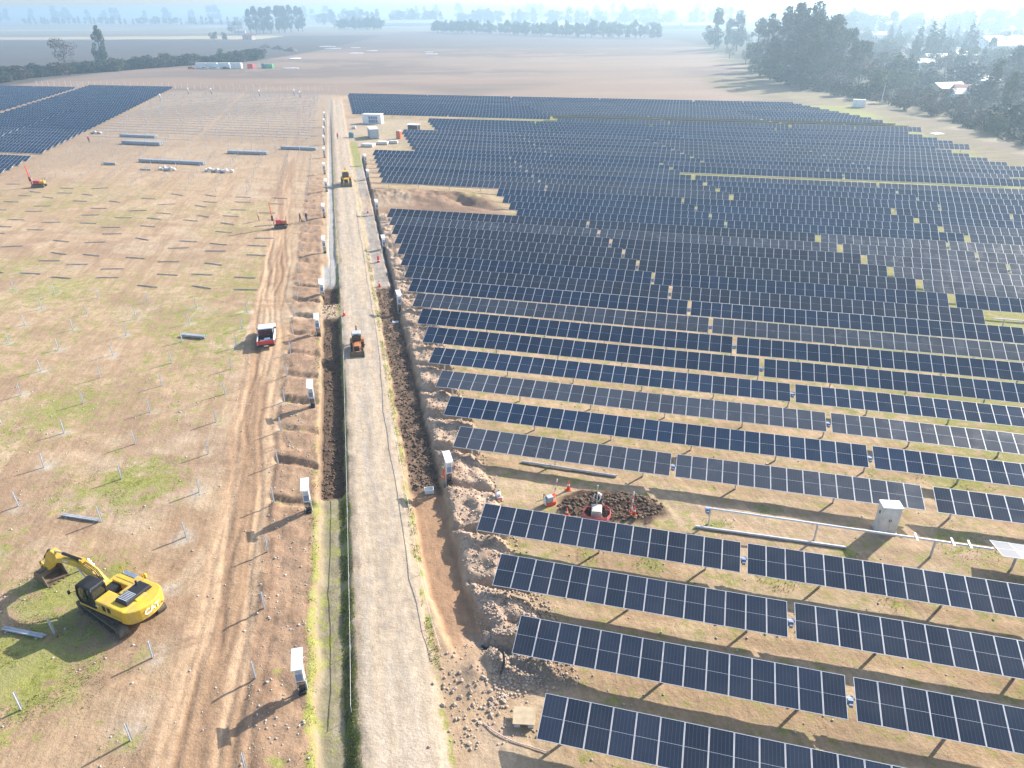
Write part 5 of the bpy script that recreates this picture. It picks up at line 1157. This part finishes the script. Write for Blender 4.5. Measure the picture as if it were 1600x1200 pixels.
# ------------------------------------------------------------------ houses of the town on the right, sheds far away
def house(label, x, y, w, l, h, rot, wall, roof, group='houses among the trees', flat=False):
    t = thing('house', label, 'house', (x, y, zt(x, y) - .2), rot, group)
    MB().use(wall).box(-w / 2, w / 2, -l / 2, l / 2, 0, h).prism([(-l / 2, h), (l / 2, h), (0, h + l * .22)], -w / 2, w / 2, 'X').build('wall', t)
    rh = l * .22; m = MB().use(roof)
    for sy in (-1, 1): m.add([(-w / 2 - .4, sy * (l / 2 + .4), h - .12), (w / 2 + .4, sy * (l / 2 + .4), h - .12), (w / 2 + .4, 0, h + rh + .08), (-w / 2 - .4, 0, h + rh + .08), (-w / 2 - .4, sy * (l / 2 + .4), h + .06), (w / 2 + .4, sy * (l / 2 + .4), h + .06), (w / 2 + .4, 0, h + rh + .26), (-w / 2 - .4, 0, h + rh + .26)], [(0, 1, 2, 3), (4, 5, 6, 7), (0, 1, 5, 4), (1, 2, 6, 5), (2, 3, 7, 6), (3, 0, 4, 7)])
    m.build('roof', t)
    for i in range(max(2, int(w / 4))):
        xx = -w / 2 + 1.5 + i * (w - 3) / max(1, int(w / 4) - 1)
        if i == 0: MB().use('wood_pole').box(xx - .45, xx + .45, -l / 2 - .05, -l / 2, .1, 2.1).build('door', t)
        else: f = MB().use('glass').box(xx - .6, xx + .6, -l / 2 - .03, -l / 2, 1.0, 2.1).build('window', t); MB().use('white_paint').box(xx - .7, xx + .7, -l / 2 - .08, -l / 2 - .03, .9, 1.0).build('sill', f)
    return t
HS = [(240, 462, 26, 9, 3.5, 'wall_white', 'roof_metal', 'long pale-roofed shed among trees on the right'), (268, 494, 14, 10, 4, 'wall_white', 'roof_metal', 'pale-roofed house behind the long shed on the right'), (181, 319, 12, 8, 3, 'wall_cream', 'roof_metal', 'pale-roofed house, upper left of the close group below the town'),
      (185, 310, 11, 8, 3, 'wall_cream', 'roof_red', 'red-roofed house in the close group below the town'), (176, 296, 10, 7, 3, 'wall_white', 'roof_metal', 'white-roofed house, nearest of the group below the town'), (399, 618, 40, 14, 5, 'wall_white', 'roof_metal', 'long warehouse at the right edge of the town'), (363, 894, 30, 12, 4, 'wall_white', 'roof_metal', 'pale shed behind the right eucalyptus wood'), (406, 885, 34, 14, 5, 'wall_white', 'roof_metal', 'wide pale warehouse behind the first conifers'),
      (311, 650, 16, 9, 3.5, 'wall_cream', 'roof_red', 'red-roofed house left of the first conifer'), (164, 391, 9, 6, 2.8, 'wall_cream', 'roof_red', 'small red-roofed house right of the wood'), (251, 512, 14, 9, 3.2, 'wall_cream', 'roof_dark', 'dark-roofed house left of the tall conifers'), (319, 576, 18, 9, 4, 'wall_white', 'roof_metal', 'pale-roofed house between the conifers'), (251, 410, 12, 8, 3, 'wall_cream', 'roof_dark', 'dark-roofed house in front of the right conifers'), (426, 687, 40, 16, 6, 'wall_white', 'roof_metal', 'big pale warehouse far right in haze'),
      (333, 1415, 60, 18, 6, 'wall_white', 'roof_metal', 'long pale shed far behind the bare field on the right'), (300, 1470, 50, 16, 6, 'wall_white', 'roof_metal', 'second long pale shed far behind the bare field'), (-238, 1913, 220, 30, 6, 'wall_white', 'roof_metal', 'very long pale greenhouse on the horizon left of centre'), (-454, 1346, 18, 10, 4, 'wall_white', 'roof_metal', 'pale farmhouse left of the tall eucalyptus clump'), (-338, 1034, 14, 9, 4, 'wall_cream', 'roof_red', 'red-roofed farmhouse below the eucalyptus clump'), (-860, 2350, 160, 25, 7, 'wall_white', 'roof_metal', 'long pale sheds on the far left horizon'),
      (193, 618, 12, 8, 3.5, 'wall_white', 'roof_metal', 'white house glimpsed through the trees at the field corner'), (290, 430, 13, 9, 3, 'wall_white', 'roof_metal', 'white-walled house right of the long shed'), (215, 352, 11, 8, 3, 'wall_white', 'roof_metal', 'white house in the middle of the town on the right'), (232, 375, 12, 8, 3, 'wall_cream', 'roof_red', 'red-roofed house in the middle of the town'), (300, 520, 13, 9, 4, 'wall_cream', 'roof_metal', 'pale-roofed house at the far right behind trees'), (345, 520, 16, 9, 4, 'wall_white', 'roof_metal', 'pale-roofed house by the right image edge')]
for i, (x, y, w, l, h, wa, ro, lab) in enumerate(HS): house(lab, x, y, w, l, h, R(random.uniform(-18, 18)), wa, ro)

# ------------------------------------------------------------------ trees
def leaves(n, pts, rad, size, m, seed, squash=1.0):
    """many small leaf-clump faces spread through lobes (centre, radius)"""
    g = np.random.default_rng(seed); w = np.array([r_[3] ** 2 for r_ in pts]); w = w / w.sum()
    ch = g.choice(len(pts), n, p=w); c = np.array([p_[:3] for p_ in pts])[ch]; rr = np.array([p_[3] for p_ in pts])[ch]
    d = g.normal(size=(n, 3)); d /= np.linalg.norm(d, axis=1)[:, None]; d[:, 2] *= squash
    pos = c + d * (rr * g.uniform(.45, 1.05, n) ** .6)[:, None]
    a = g.normal(size=(n, 3)); a /= np.linalg.norm(a, axis=1)[:, None]; b_ = np.cross(a, g.normal(size=(n, 3))); b_ /= np.linalg.norm(b_, axis=1)[:, None]
    sz = (size * g.uniform(.5, 1.3, n))[:, None]; a *= sz; b_ *= sz * .6
    V = np.stack([pos - a, pos + b_, pos + a * .9, pos - b_ * .8], 1).reshape(-1, 3); me_ = bpy.data.meshes.new('crown')
    me_.vertices.add(len(V)); me_.vertices.foreach_set('co', V.astype(np.float32).ravel()); me_.loops.add(4 * n); me_.loops.foreach_set('vertex_index', np.arange(4 * n, dtype=np.int32))
    me_.polygons.add(n); me_.polygons.foreach_set('loop_start', np.arange(0, 4 * n, 4, dtype=np.int32)); me_.polygons.foreach_set('loop_total', np.full(n, 4, np.int32)); me_.materials.append(MATS[m]); me_.update(calc_edges=True); return me_
def trunk_mesh(pts, h, r0, seed):
    g = random.Random(seed); m = MB().use('bark'); P = [(0, 0, -.3)]; n = 5
    for i in range(1, n + 1): P.append((g.uniform(-.02, .02) * h, g.uniform(-.02, .02) * h, h * .8 * i / n))
    for i in range(n): m.cyl(P[i], P[i + 1], r0 * (1 - i / n * .85), r0 * (1 - (i + 1) / n * .85), 7)
    for p_ in pts[:12]:
        b_ = P[min(n, max(1, int(n * (p_[2] * .75) / (h * .8))))]; m.cyl(b_, (p_[0], p_[1], p_[2]), r0 * .3, r0 * .06, 5)
    return m.mesh('trunk')
def tree_proto(kind, seed):
    g = random.Random(seed); L = []
    if kind in ('gum', 'gumwide'):
        h = 20.; w = 3.0 if kind == 'gum' else 4.2
        for i in range(46):
            f = g.uniform(.16, .98); rr = w * (1.0 - .6 * abs(f - .5) / .5) * g.uniform(.35, 1.15); a = g.uniform(0, 6.28); L.append((rr * math.cos(a) * .8, rr * math.sin(a) * .8, f * h, g.uniform(.55, 1.5)))
        cr = leaves(4600, L, 1, .36, 'leaf_gum', seed, 1.3); r0 = .35
    elif kind == 'conifer':
        h = 20.
        for i in range(30):
            f = i / 29; rr = 3.4 * (1 - f) ** .9 + .15
            for j in range(3 if f < .8 else 1): a = g.uniform(0, 6.28); L.append((rr * .62 * math.cos(a), rr * .62 * math.sin(a), (.1 + .9 * f) * h, max(.28, rr * .45)))
        cr = leaves(2600, L, 1, .38, 'leaf_dark', seed, .55); r0 = .32
    elif kind in ('round', 'yellow', 'bare'):
        h = 10.
        for i in range(20):
            a = g.uniform(0, 6.28); q = g.uniform(0, 1) ** .6 * 3.4; zz = g.uniform(.32, .9); L.append((q * math.cos(a), q * math.sin(a), zz * h - .08 * q * q, g.uniform(.8, 1.7)))
        cr = leaves(1000 if kind == 'bare' else 2200, L, 1, .30 if kind != 'bare' else .26, {'round': 'leaf_green', 'yellow': 'leaf_yellow', 'bare': 'leaf_bare'}[kind], seed); r0 = .25
    else:   # shrub
        h = 3.
        for i in range(14): a = g.uniform(0, 6.28); q = g.uniform(0, 1.7); L.append((q * math.cos(a), q * math.sin(a), g.uniform(.5, 2.4) - .2 * q, g.uniform(.5, .95)))
        cr = leaves(1500, L, 1, .2, {'shrub': 'leaf_green', 'shrubdark': 'leaf_dark', 'shrubbare': 'leaf_bare'}[kind], seed); r0 = .1
    return trunk_mesh(L, h, r0, seed), cr, h
TP = {kd: [tree_proto(kd, 100 * i + 7 * len(kd)) for i in range(3)] for kd in ('gum', 'gumwide', 'conifer', 'round', 'yellow', 'bare', 'shrub', 'shrubdark', 'shrubbare')}
def plant(kind, x, y, h, label, group=None, wide=1.0):
    tm, cm, h0 = random.choice(TP[kind]); s = h / h0; nm = {'gum': 'eucalyptus_tree', 'gumwide': 'eucalyptus_tree', 'conifer': 'conifer_tree', 'round': 'broadleaf_tree', 'yellow': 'broadleaf_tree', 'bare': 'bare_tree'}.get(kind, 'shrub')
    t = thing(nm, label, 'tree' if nm.endswith('tree') else 'shrub', (x, y, zt(x, y)), random.uniform(0, 6.28), group); w = s * wide * random.uniform(.9, 1.12); t.scale = (w, w, s)
    link('trunk', tm, t); link('crown', cm, t); return t
GL = [(-421, 1302, 36), (-399, 1263, 39.5), (-399, 1297, 38), (-386, 1294, 41), (-383, 1328, 40.5), (-372, 1325, 42), (-372, 1362, 41.5), (-370, 1401, 40), (-361, 1398, 38), (-429, 1417, 37), (-414, 1455, 41), (-392, 1400, 40)]
for i, (x, y, h) in enumerate(GL): plant('gum', x, y, h, 'tall eucalyptus in the dense clump on the left horizon', 'eucalyptus clump on the left', 1.15)
for x, y, h, kd, lab in [(-279, 539, 24.5, 'gumwide', 'tall dark lone tree standing in the left hedge'), (-281, 541, 11, 'round', 'shorter leafy tree in front of the tall dark lone tree'), (-245, 555, 8, 'yellow', 'bright yellow-green bush-like tree in the left hedge'), (-240, 558, 6.5, 'round', 'green bush right of the yellow-green one in the hedge'), (-289, 511, 20, 'bare', 'thin leafless tree left of the tall lone tree'), (-355, 955, 13, 'yellow', 'pale green rounded tree below the eucalyptus clump'), (-345, 965, 11, 'round', 'green tree right of the pale green rounded one'), (-231, 630, 7, 'round', 'small green tree above the site cabins'), (-390, 1290 - 40, 16, 'bare', 'brownish bare tree at the left foot of the eucalyptus clump'), (-440, 1300, 20, 'bare', 'brownish bare wood left of the eucalyptus clump'), (-455, 1310, 20, 'bare', 'brownish bare tree farthest left of the eucalyptus clump')]: plant(kd, x, y, h, lab)
hx = [(-330, 300), (-300, 345), (-266, 372), (-270, 440), (-262, 471), (-247, 485), (-236, 517), (-219, 539), (-201, 564), (-189, 584), (-196, 620)]
HP = []
for a, b_ in zip(hx[:-1], hx[1:]):
    L_ = math.dist(a, b_); n = int(L_ / 3.2)
    for i in range(n): f = i / n; HP.append((a[0] + (b_[0] - a[0]) * f, a[1] + (b_[1] - a[1]) * f))
for ih, (x, y) in enumerate(HP):
    hl = ['at the left image edge', 'left of the lone tree', 'below the lone tree', 'right of the lone tree', 'behind the site cabins'][min(4, ih * 5 // len(HP))]
    for q in range(2): plant(random.choice(['shrubdark', 'shrubdark', 'shrub', 'shrubbare']), x - 3 + random.uniform(-5, 4), y + random.uniform(-3, 4), random.uniform(4.0, 7.5), 'shrub in the overgrown left hedge ' + hl, 'shrubs of the left hedge', 1.25)
RG = [(179, 691, 32, 'gumwide'), (192, 667, 30, 'gumwide'), (199, 723, 25, 'gumwide'), (149, 456, 29, 'gumwide'), (145, 420, 32.5, 'gumwide'), (142, 392, 34.5, 'gumwide'), (141, 375, 33, 'gumwide'), (148, 381, 31, 'gumwide'), (149, 367, 29, 'gum'), (158, 380, 28, 'gumwide'), (169, 390, 23, 'gumwide'), (160, 455, 30, 'gumwide'), (164, 522, 26, 'gumwide'), (132, 393, 20, 'gumwide'), (138, 352, 22, 'gumwide'), (150, 482, 15, 'round'), (184, 452, 30, 'gumwide'), (170, 420, 27, 'gumwide'), (155, 405, 28, 'gumwide'), (176, 480, 25, 'gumwide'), (160, 362, 20, 'gumwide'), (168, 372, 18, 'gumwide')]
for x, y, h, kd in RG: plant(kd if random.random() < .5 or kd == 'round' else 'gum', x, y, h, 'tall hazy eucalyptus in the wood right of the bare field' if kd != 'round' else 'rounded tree at the left foot of the right wood', 'eucalyptus wood on the right', 1.1)
CF = [(321, 670, 19.5), (360, 735, 19), (274, 530, 22), (275, 516, 25.5), (287, 528, 23), (390, 693, 18.5), (325, 560, 23.5), (320, 545, 19), (686, 1117, 28), (268, 444, 13), (281, 522, 20), (300, 540, 15)]
for x, y, h in CF: plant('conifer', x, y, h * 1.15, 'dark pointed conifer standing among the houses on the right', 'conifers among the houses', 1.0)
RB = [(158, 565, 9, 'bare'), (154, 511, 9.5, 'bare'), (137, 434, 9, 'round'), (137, 412, 9, 'shrub'), (132, 369, 6, 'shrubdark'), (132, 344, 6.5, 'shrubdark'), (136, 318, 6, 'shrubdark'), (140, 305, 6, 'shrubdark'), (146, 283, 7.5, 'bare'), (145, 265, 8, 'bare'), (147, 248, 8, 'bare'), (139, 214.5, 6, 'round'), (157, 240, 14, 'gumwide'), (150, 208, 14, 'gumwide'), (176, 281, 15, 'gumwide'), (157, 264, 6, 'bare'), (218, 337, 17, 'gumwide'), (151, 316, 6, 'shrubdark'), (171, 330, 7, 'round'), (216, 475, 8, 'round'), (274, 582, 8, 'round'), (168, 254, 7, 'bare'), (152, 295, 6, 'bare'), (160, 282, 7, 'bare'), (152, 275, 6, 'bare'), (163, 300, 6, 'round'), (160, 322, 8, 'round'), (172, 345, 10, 'round'), (184, 365, 11, 'round'), (200, 390, 11, 'gumwide'), (150, 228, 7, 'shrubdark'), (162, 222, 10, 'gumwide'), (172, 236, 13, 'gumwide'), (190, 262, 12, 'round'), (205, 290, 13, 'gumwide'), (225, 318, 12, 'round'), (240, 345, 14, 'gumwide'), (146, 196, 6, 'shrub'), (155, 190, 9, 'gumwide'), (168, 205, 13, 'gumwide'), (141, 229, 3.4, 'shrubbare'), (145, 240, 3.8, 'shrubbare'), (142, 255, 4, 'shrubbare'), (140, 270, 4, 'shrubbare'), (141, 290, 4, 'shrubbare')]
for i in range(460):
    y = 170 + 730 * random.uniform(0, 1) ** 1.3; x = east_x(np.array(y)) + 11 + random.uniform(0, 1) ** .9 * y * .5; RB.append((float(x), y, random.uniform(5, 14) * (1 if y > 300 else .75), random.choice(['round', 'bare', 'gumwide', 'round', 'shrubdark', 'bare'])))
for x, y, h, kd in RB:
    where = 'in the scrub below the town on the right' if y < 330 else 'in the near part of the hazy town' if y < 460 else 'in the far part of the hazy town'
    plant(kd, x, y, h, {'round': 'rounded green tree ', 'bare': 'brownish bare-branched tree ', 'gumwide': 'dark loose-crowned tree '}.get(kd, 'low shrub ') + where, 'scrub and garden trees on the right', 1.2)
# low scrub massed beyond the right field edge
SL = []
for i in range(700):
    y = 150 + 300 * random.uniform(0, 1) ** 1.1; x = float(east_x(np.array(y))) + random.choice([random.uniform(6, 24), random.uniform(7, 90)]); h = random.uniform(.8, 2.6)
    for q in range(3): SL.append((x + random.uniform(-1.6, 1.6), y + random.uniform(-1.6, 1.6), random.uniform(.2, 1) * h, random.uniform(.7, 1.5)))
for nm_, ml_, pts_ in (('brown_scrub', 'leaf_bare', SL[::2]), ('green_scrub', 'leaf_dark', SL[1::2])):
    o = link(nm_, leaves(34000, pts_, 1, .42, ml_, 5)); tag(o, f'{nm_.split("_")[0]} low scrub massed beyond the right field edge', None, None, 'stuff')
# windbreaks across the plain
def windbreak(a, b_, n, h, kinds, lab, jit=6, wide=1.3):
    for i in range(n):
        f = i / max(1, n - 1); plant(random.choice(kinds), a[0] + (b_[0] - a[0]) * f + random.uniform(-jit, jit), a[1] + (b_[1] - a[1]) * f + random.uniform(-jit, jit), h * random.uniform(.8, 1.2), lab, 'windbreak trees across the plain', wide)
windbreak((-323, 1520), (-235, 1493), 20, 19, ['round', 'gumwide'], 'tree in the short windbreak right of the eucalyptus clump')
windbreak((-121, 1297), (90, 1063), 60, 16, ['round', 'gumwide'], 'tree in the long dark windbreak beyond the bare field')
windbreak((90, 1063), (183, 972), 20, 18, ['conifer', 'round', 'gumwide'], 'tree in the ragged right end of the long windbreak')
windbreak((-1500, 2500), (-620, 2050), 44, 20, ['round', 'gumwide'], 'tree in the evenly spaced line on the left horizon', 6, 1.1)
windbreak((-500, 2150), (480, 1750), 64, 32, ['gumwide', 'round', 'gum'], 'hazy tree in the second belt behind the bare field', 30, 1.6)
windbreak((-2300, 3300), (900, 2700), 64, 46, ['gumwide', 'gum'], 'faint tree in the farthest belt on the horizon', 90, 1.8)
windbreak((420, 1000), (900, 1200), 50, 26, ['gumwide', 'conifer', 'round'], 'faint tree in the hazy belt behind the town', 60, 1.5)

# ------------------------------------------------------------------ stones, clods and grass
def rock_arrays(seed):
    g = np.random.default_rng(seed); bm = bmesh.new(); bmesh.ops.create_icosphere(bm, subdivisions=1, radius=1); V = np.array([v.co[:] for v in bm.verts]); F = np.array([[v.index for v in f.verts] for f in bm.faces]); bm.free()
    V = V * (1 + g.uniform(-.22, .22, len(V)))[:, None] * np.array([1, g.uniform(.65, .95), g.uniform(.5, .75)]); return V, F
RK = [rock_arrays(i) for i in range(6)]
def scatter(name, label, P, S, m, parent=None):
    Vs = []; Fs = []; o = 0
    zz = fields(P[:, 0], P[:, 1], False)
    for i in range(len(P)):
        V, F = RK[i % 6]; a = rng.uniform(0, 6.28); c, s_ = math.cos(a), math.sin(a); W = V * S[i]; W = np.stack([W[:, 0] * c - W[:, 1] * s_, W[:, 0] * s_ + W[:, 1] * c, W[:, 2]], 1) + np.array([P[i, 0], P[i, 1], zz[i] + S[i] * .22]); Vs.append(W); Fs.append(F + o); o += len(V)
    V = np.concatenate(Vs); F = np.concatenate(Fs); me_ = bpy.data.meshes.new(name); me_.vertices.add(len(V)); me_.vertices.foreach_set('co', V.astype(np.float32).ravel()); me_.loops.add(F.size); me_.loops.foreach_set('vertex_index', F.astype(np.int32).ravel())
    me_.polygons.add(len(F)); me_.polygons.foreach_set('loop_start', np.arange(0, F.size, 3, dtype=np.int32)); me_.polygons.foreach_set('loop_total', np.full(len(F), 3, np.int32)); me_.materials.append(MATS[m]); me_.update(calc_edges=True); ob = link(name, me_); tag(ob, label, None, None, 'stuff'); return ob
def uvpts(n, u0, u1, v0, v1):
    u = rng.uniform(u0, u1, n); v = v0 + (v1 - v0) * rng.uniform(0, 1, n) ** 1.25; return u[:, None] * n2 + v[:, None] * e2
def sizes(n, a, b_): return a + (b_ - a) * rng.uniform(0, 1, n) ** 3
P = np.concatenate([uvpts(9500, 4.8, 8.8, 26, 100), uvpts(2200, 4.8, 9.5, 25.5, 34), uvpts(500, 2.0, 6.5, 23, 30)]); scatter('spoil_stones', 'loose stones strewn over the spoil right of the trench', P, sizes(len(P), .02, .12), 'rock')
P = np.concatenate([uvpts(900, -8.2, -4.8, 22, 80), uvpts(1400, -40, -5, 20, 75), uvpts(1000, 8, 40, 20, 60)]); scatter('field_stones', 'small stones scattered over the bare soil', P, sizes(len(P), .02, .10), 'rock_grey')
P = np.concatenate([uvpts(3200, 2.3, 4.5, 46, 92), uvpts(1700, -4.5, -2.9, 47, 94)]); scatter('soil_clods', 'dark clods of fresh soil in the open trenches', P, sizes(len(P), .03, .15), 'clod')
a = rng.uniform(0, 6.28, 1100); q = rng.uniform(0, 1, 1100) ** .6; P = np.stack([7.2 + 3.9 * q * np.cos(a), 42.6 + 1.7 * q * np.sin(a)], 1); scatter('dug_clods', 'dark clods of soil dug out round the concrete box', P, sizes(1100, .04, .18), 'clod')
COB = [rock_arrays(40 + i) for i in range(3)]; COBM = []
for V, F in COB:
    m_ = bpy.data.meshes.new('cobble'); m_.from_pydata(V.tolist(), [], F.tolist()); m_.materials.append(MATS['rock']); COBM.append(m_)
for i in range(46):
    x, y = (-1.1 + random.gauss(0, .75), 25.9 + random.gauss(0, .75)) if i < 30 else (-3.2 + random.gauss(0, .6), 26.0 + random.gauss(0, 1.0)); s = random.uniform(.07, .19)
    o = link('cobblestone', random.choice(COBM), None, (x, y, zt(x, y) + s * .25), (random.uniform(-.3, .3), random.uniform(-.3, .3), random.uniform(0, 6.3))); o.scale = (s, s, s)
    tag(o, 'rounded pale cobblestone in the pile below the right trench' if i < 30 else 'rounded cobblestone strewn along the right road edge near the bottom', 'stone', 'cobblestones by the trench end')
def grass(n, P, h0, h1):
    z = fields(P[:, 0], P[:, 1], False); n = len(P); a = rng.uniform(0, 6.28, n); h = rng.uniform(h0, h1, n); w = h * .22; ln = rng.uniform(-.5, .5, (n, 2)) * h[:, None]; base = np.stack([P[:, 0], P[:, 1], z - .01], 1)
    d = np.stack([np.cos(a) * w, np.sin(a) * w, np.zeros(n)], 1); tip = base + np.stack([ln[:, 0], ln[:, 1], h], 1); V = np.stack([base - d, base + d, tip], 1).reshape(-1, 3); return V
def patchy(P, th): return P[fbm(P[:, 0] * .8, P[:, 1] * .8, 137, 3) > th]
GP = [grass(0, patchy(uvpts(9000, -2.95, -2.35, 22, 100), .5), .03, .14), grass(0, patchy(uvpts(8000, 1.65, 2.2, 27, 110), .47), .03, .14), grass(0, patchy(uvpts(5000, -5.3, -4.6, 20, 80), .5), .03, .12), grass(0, patchy(uvpts(6000, -3.2, -2.6, 20, 46), .42), .04, .18)]
GP += [grass(0, patchy(uvpts(22000, -42, -5, 18, 62), .5), .02, .075), grass(0, patchy(uvpts(20000, 8, 44, 16, 62), .5), .02, .08)]
for cx, cy, rad, am in GRASS_BLOBS:
    if math.hypot(cx, cy) > 70: continue
    n = int(260 * rad * rad * am / (1 + rad * .15)); a = rng.uniform(0, 6.28, n); q = np.sqrt(rng.uniform(0, 1, n)) * rad * .95; P = np.stack([cx + q * np.cos(a), cy + q * np.sin(a)], 1); keep = fbm(P[:, 0] * .9, P[:, 1] * .9, 133, 3) > .47
    if keep.sum() > 10: GP.append(grass(0, P[keep], .03, .13))
V = np.concatenate(GP); n = len(V) // 3; me_ = bpy.data.meshes.new('grass'); me_.vertices.add(len(V)); me_.vertices.foreach_set('co', V.astype(np.float32).ravel()); me_.loops.add(3 * n); me_.loops.foreach_set('vertex_index', np.arange(3 * n, dtype=np.int32)); me_.polygons.add(n); me_.polygons.foreach_set('loop_start', np.arange(0, 3 * n, 3, dtype=np.int32)); me_.polygons.foreach_set('loop_total', np.full(n, 3, np.int32)); me_.materials.append(MATS['blade']); me_.update(calc_edges=True)
tag(link('grass', me_), 'short yellow-green grass on the road verges and field patches', None, None, 'stuff')

# ------------------------------------------------------------------ labels: number the members of a group that share one, from left to right
same = {}
for o in list(bpy.data.objects):
    if o.parent is None and o.get('label') and o.get('category'): same.setdefault(o['label'], []).append(o)
for lab, os_ in same.items():
    if 1 < len(os_) <= 89 and len(lab.split()) <= 12:
        for i, o in enumerate(sorted(os_, key=lambda q: math.atan2(q.location.x, q.location.y))): o['label'] = f'{lab}, {ORD[i + 1]} from left'
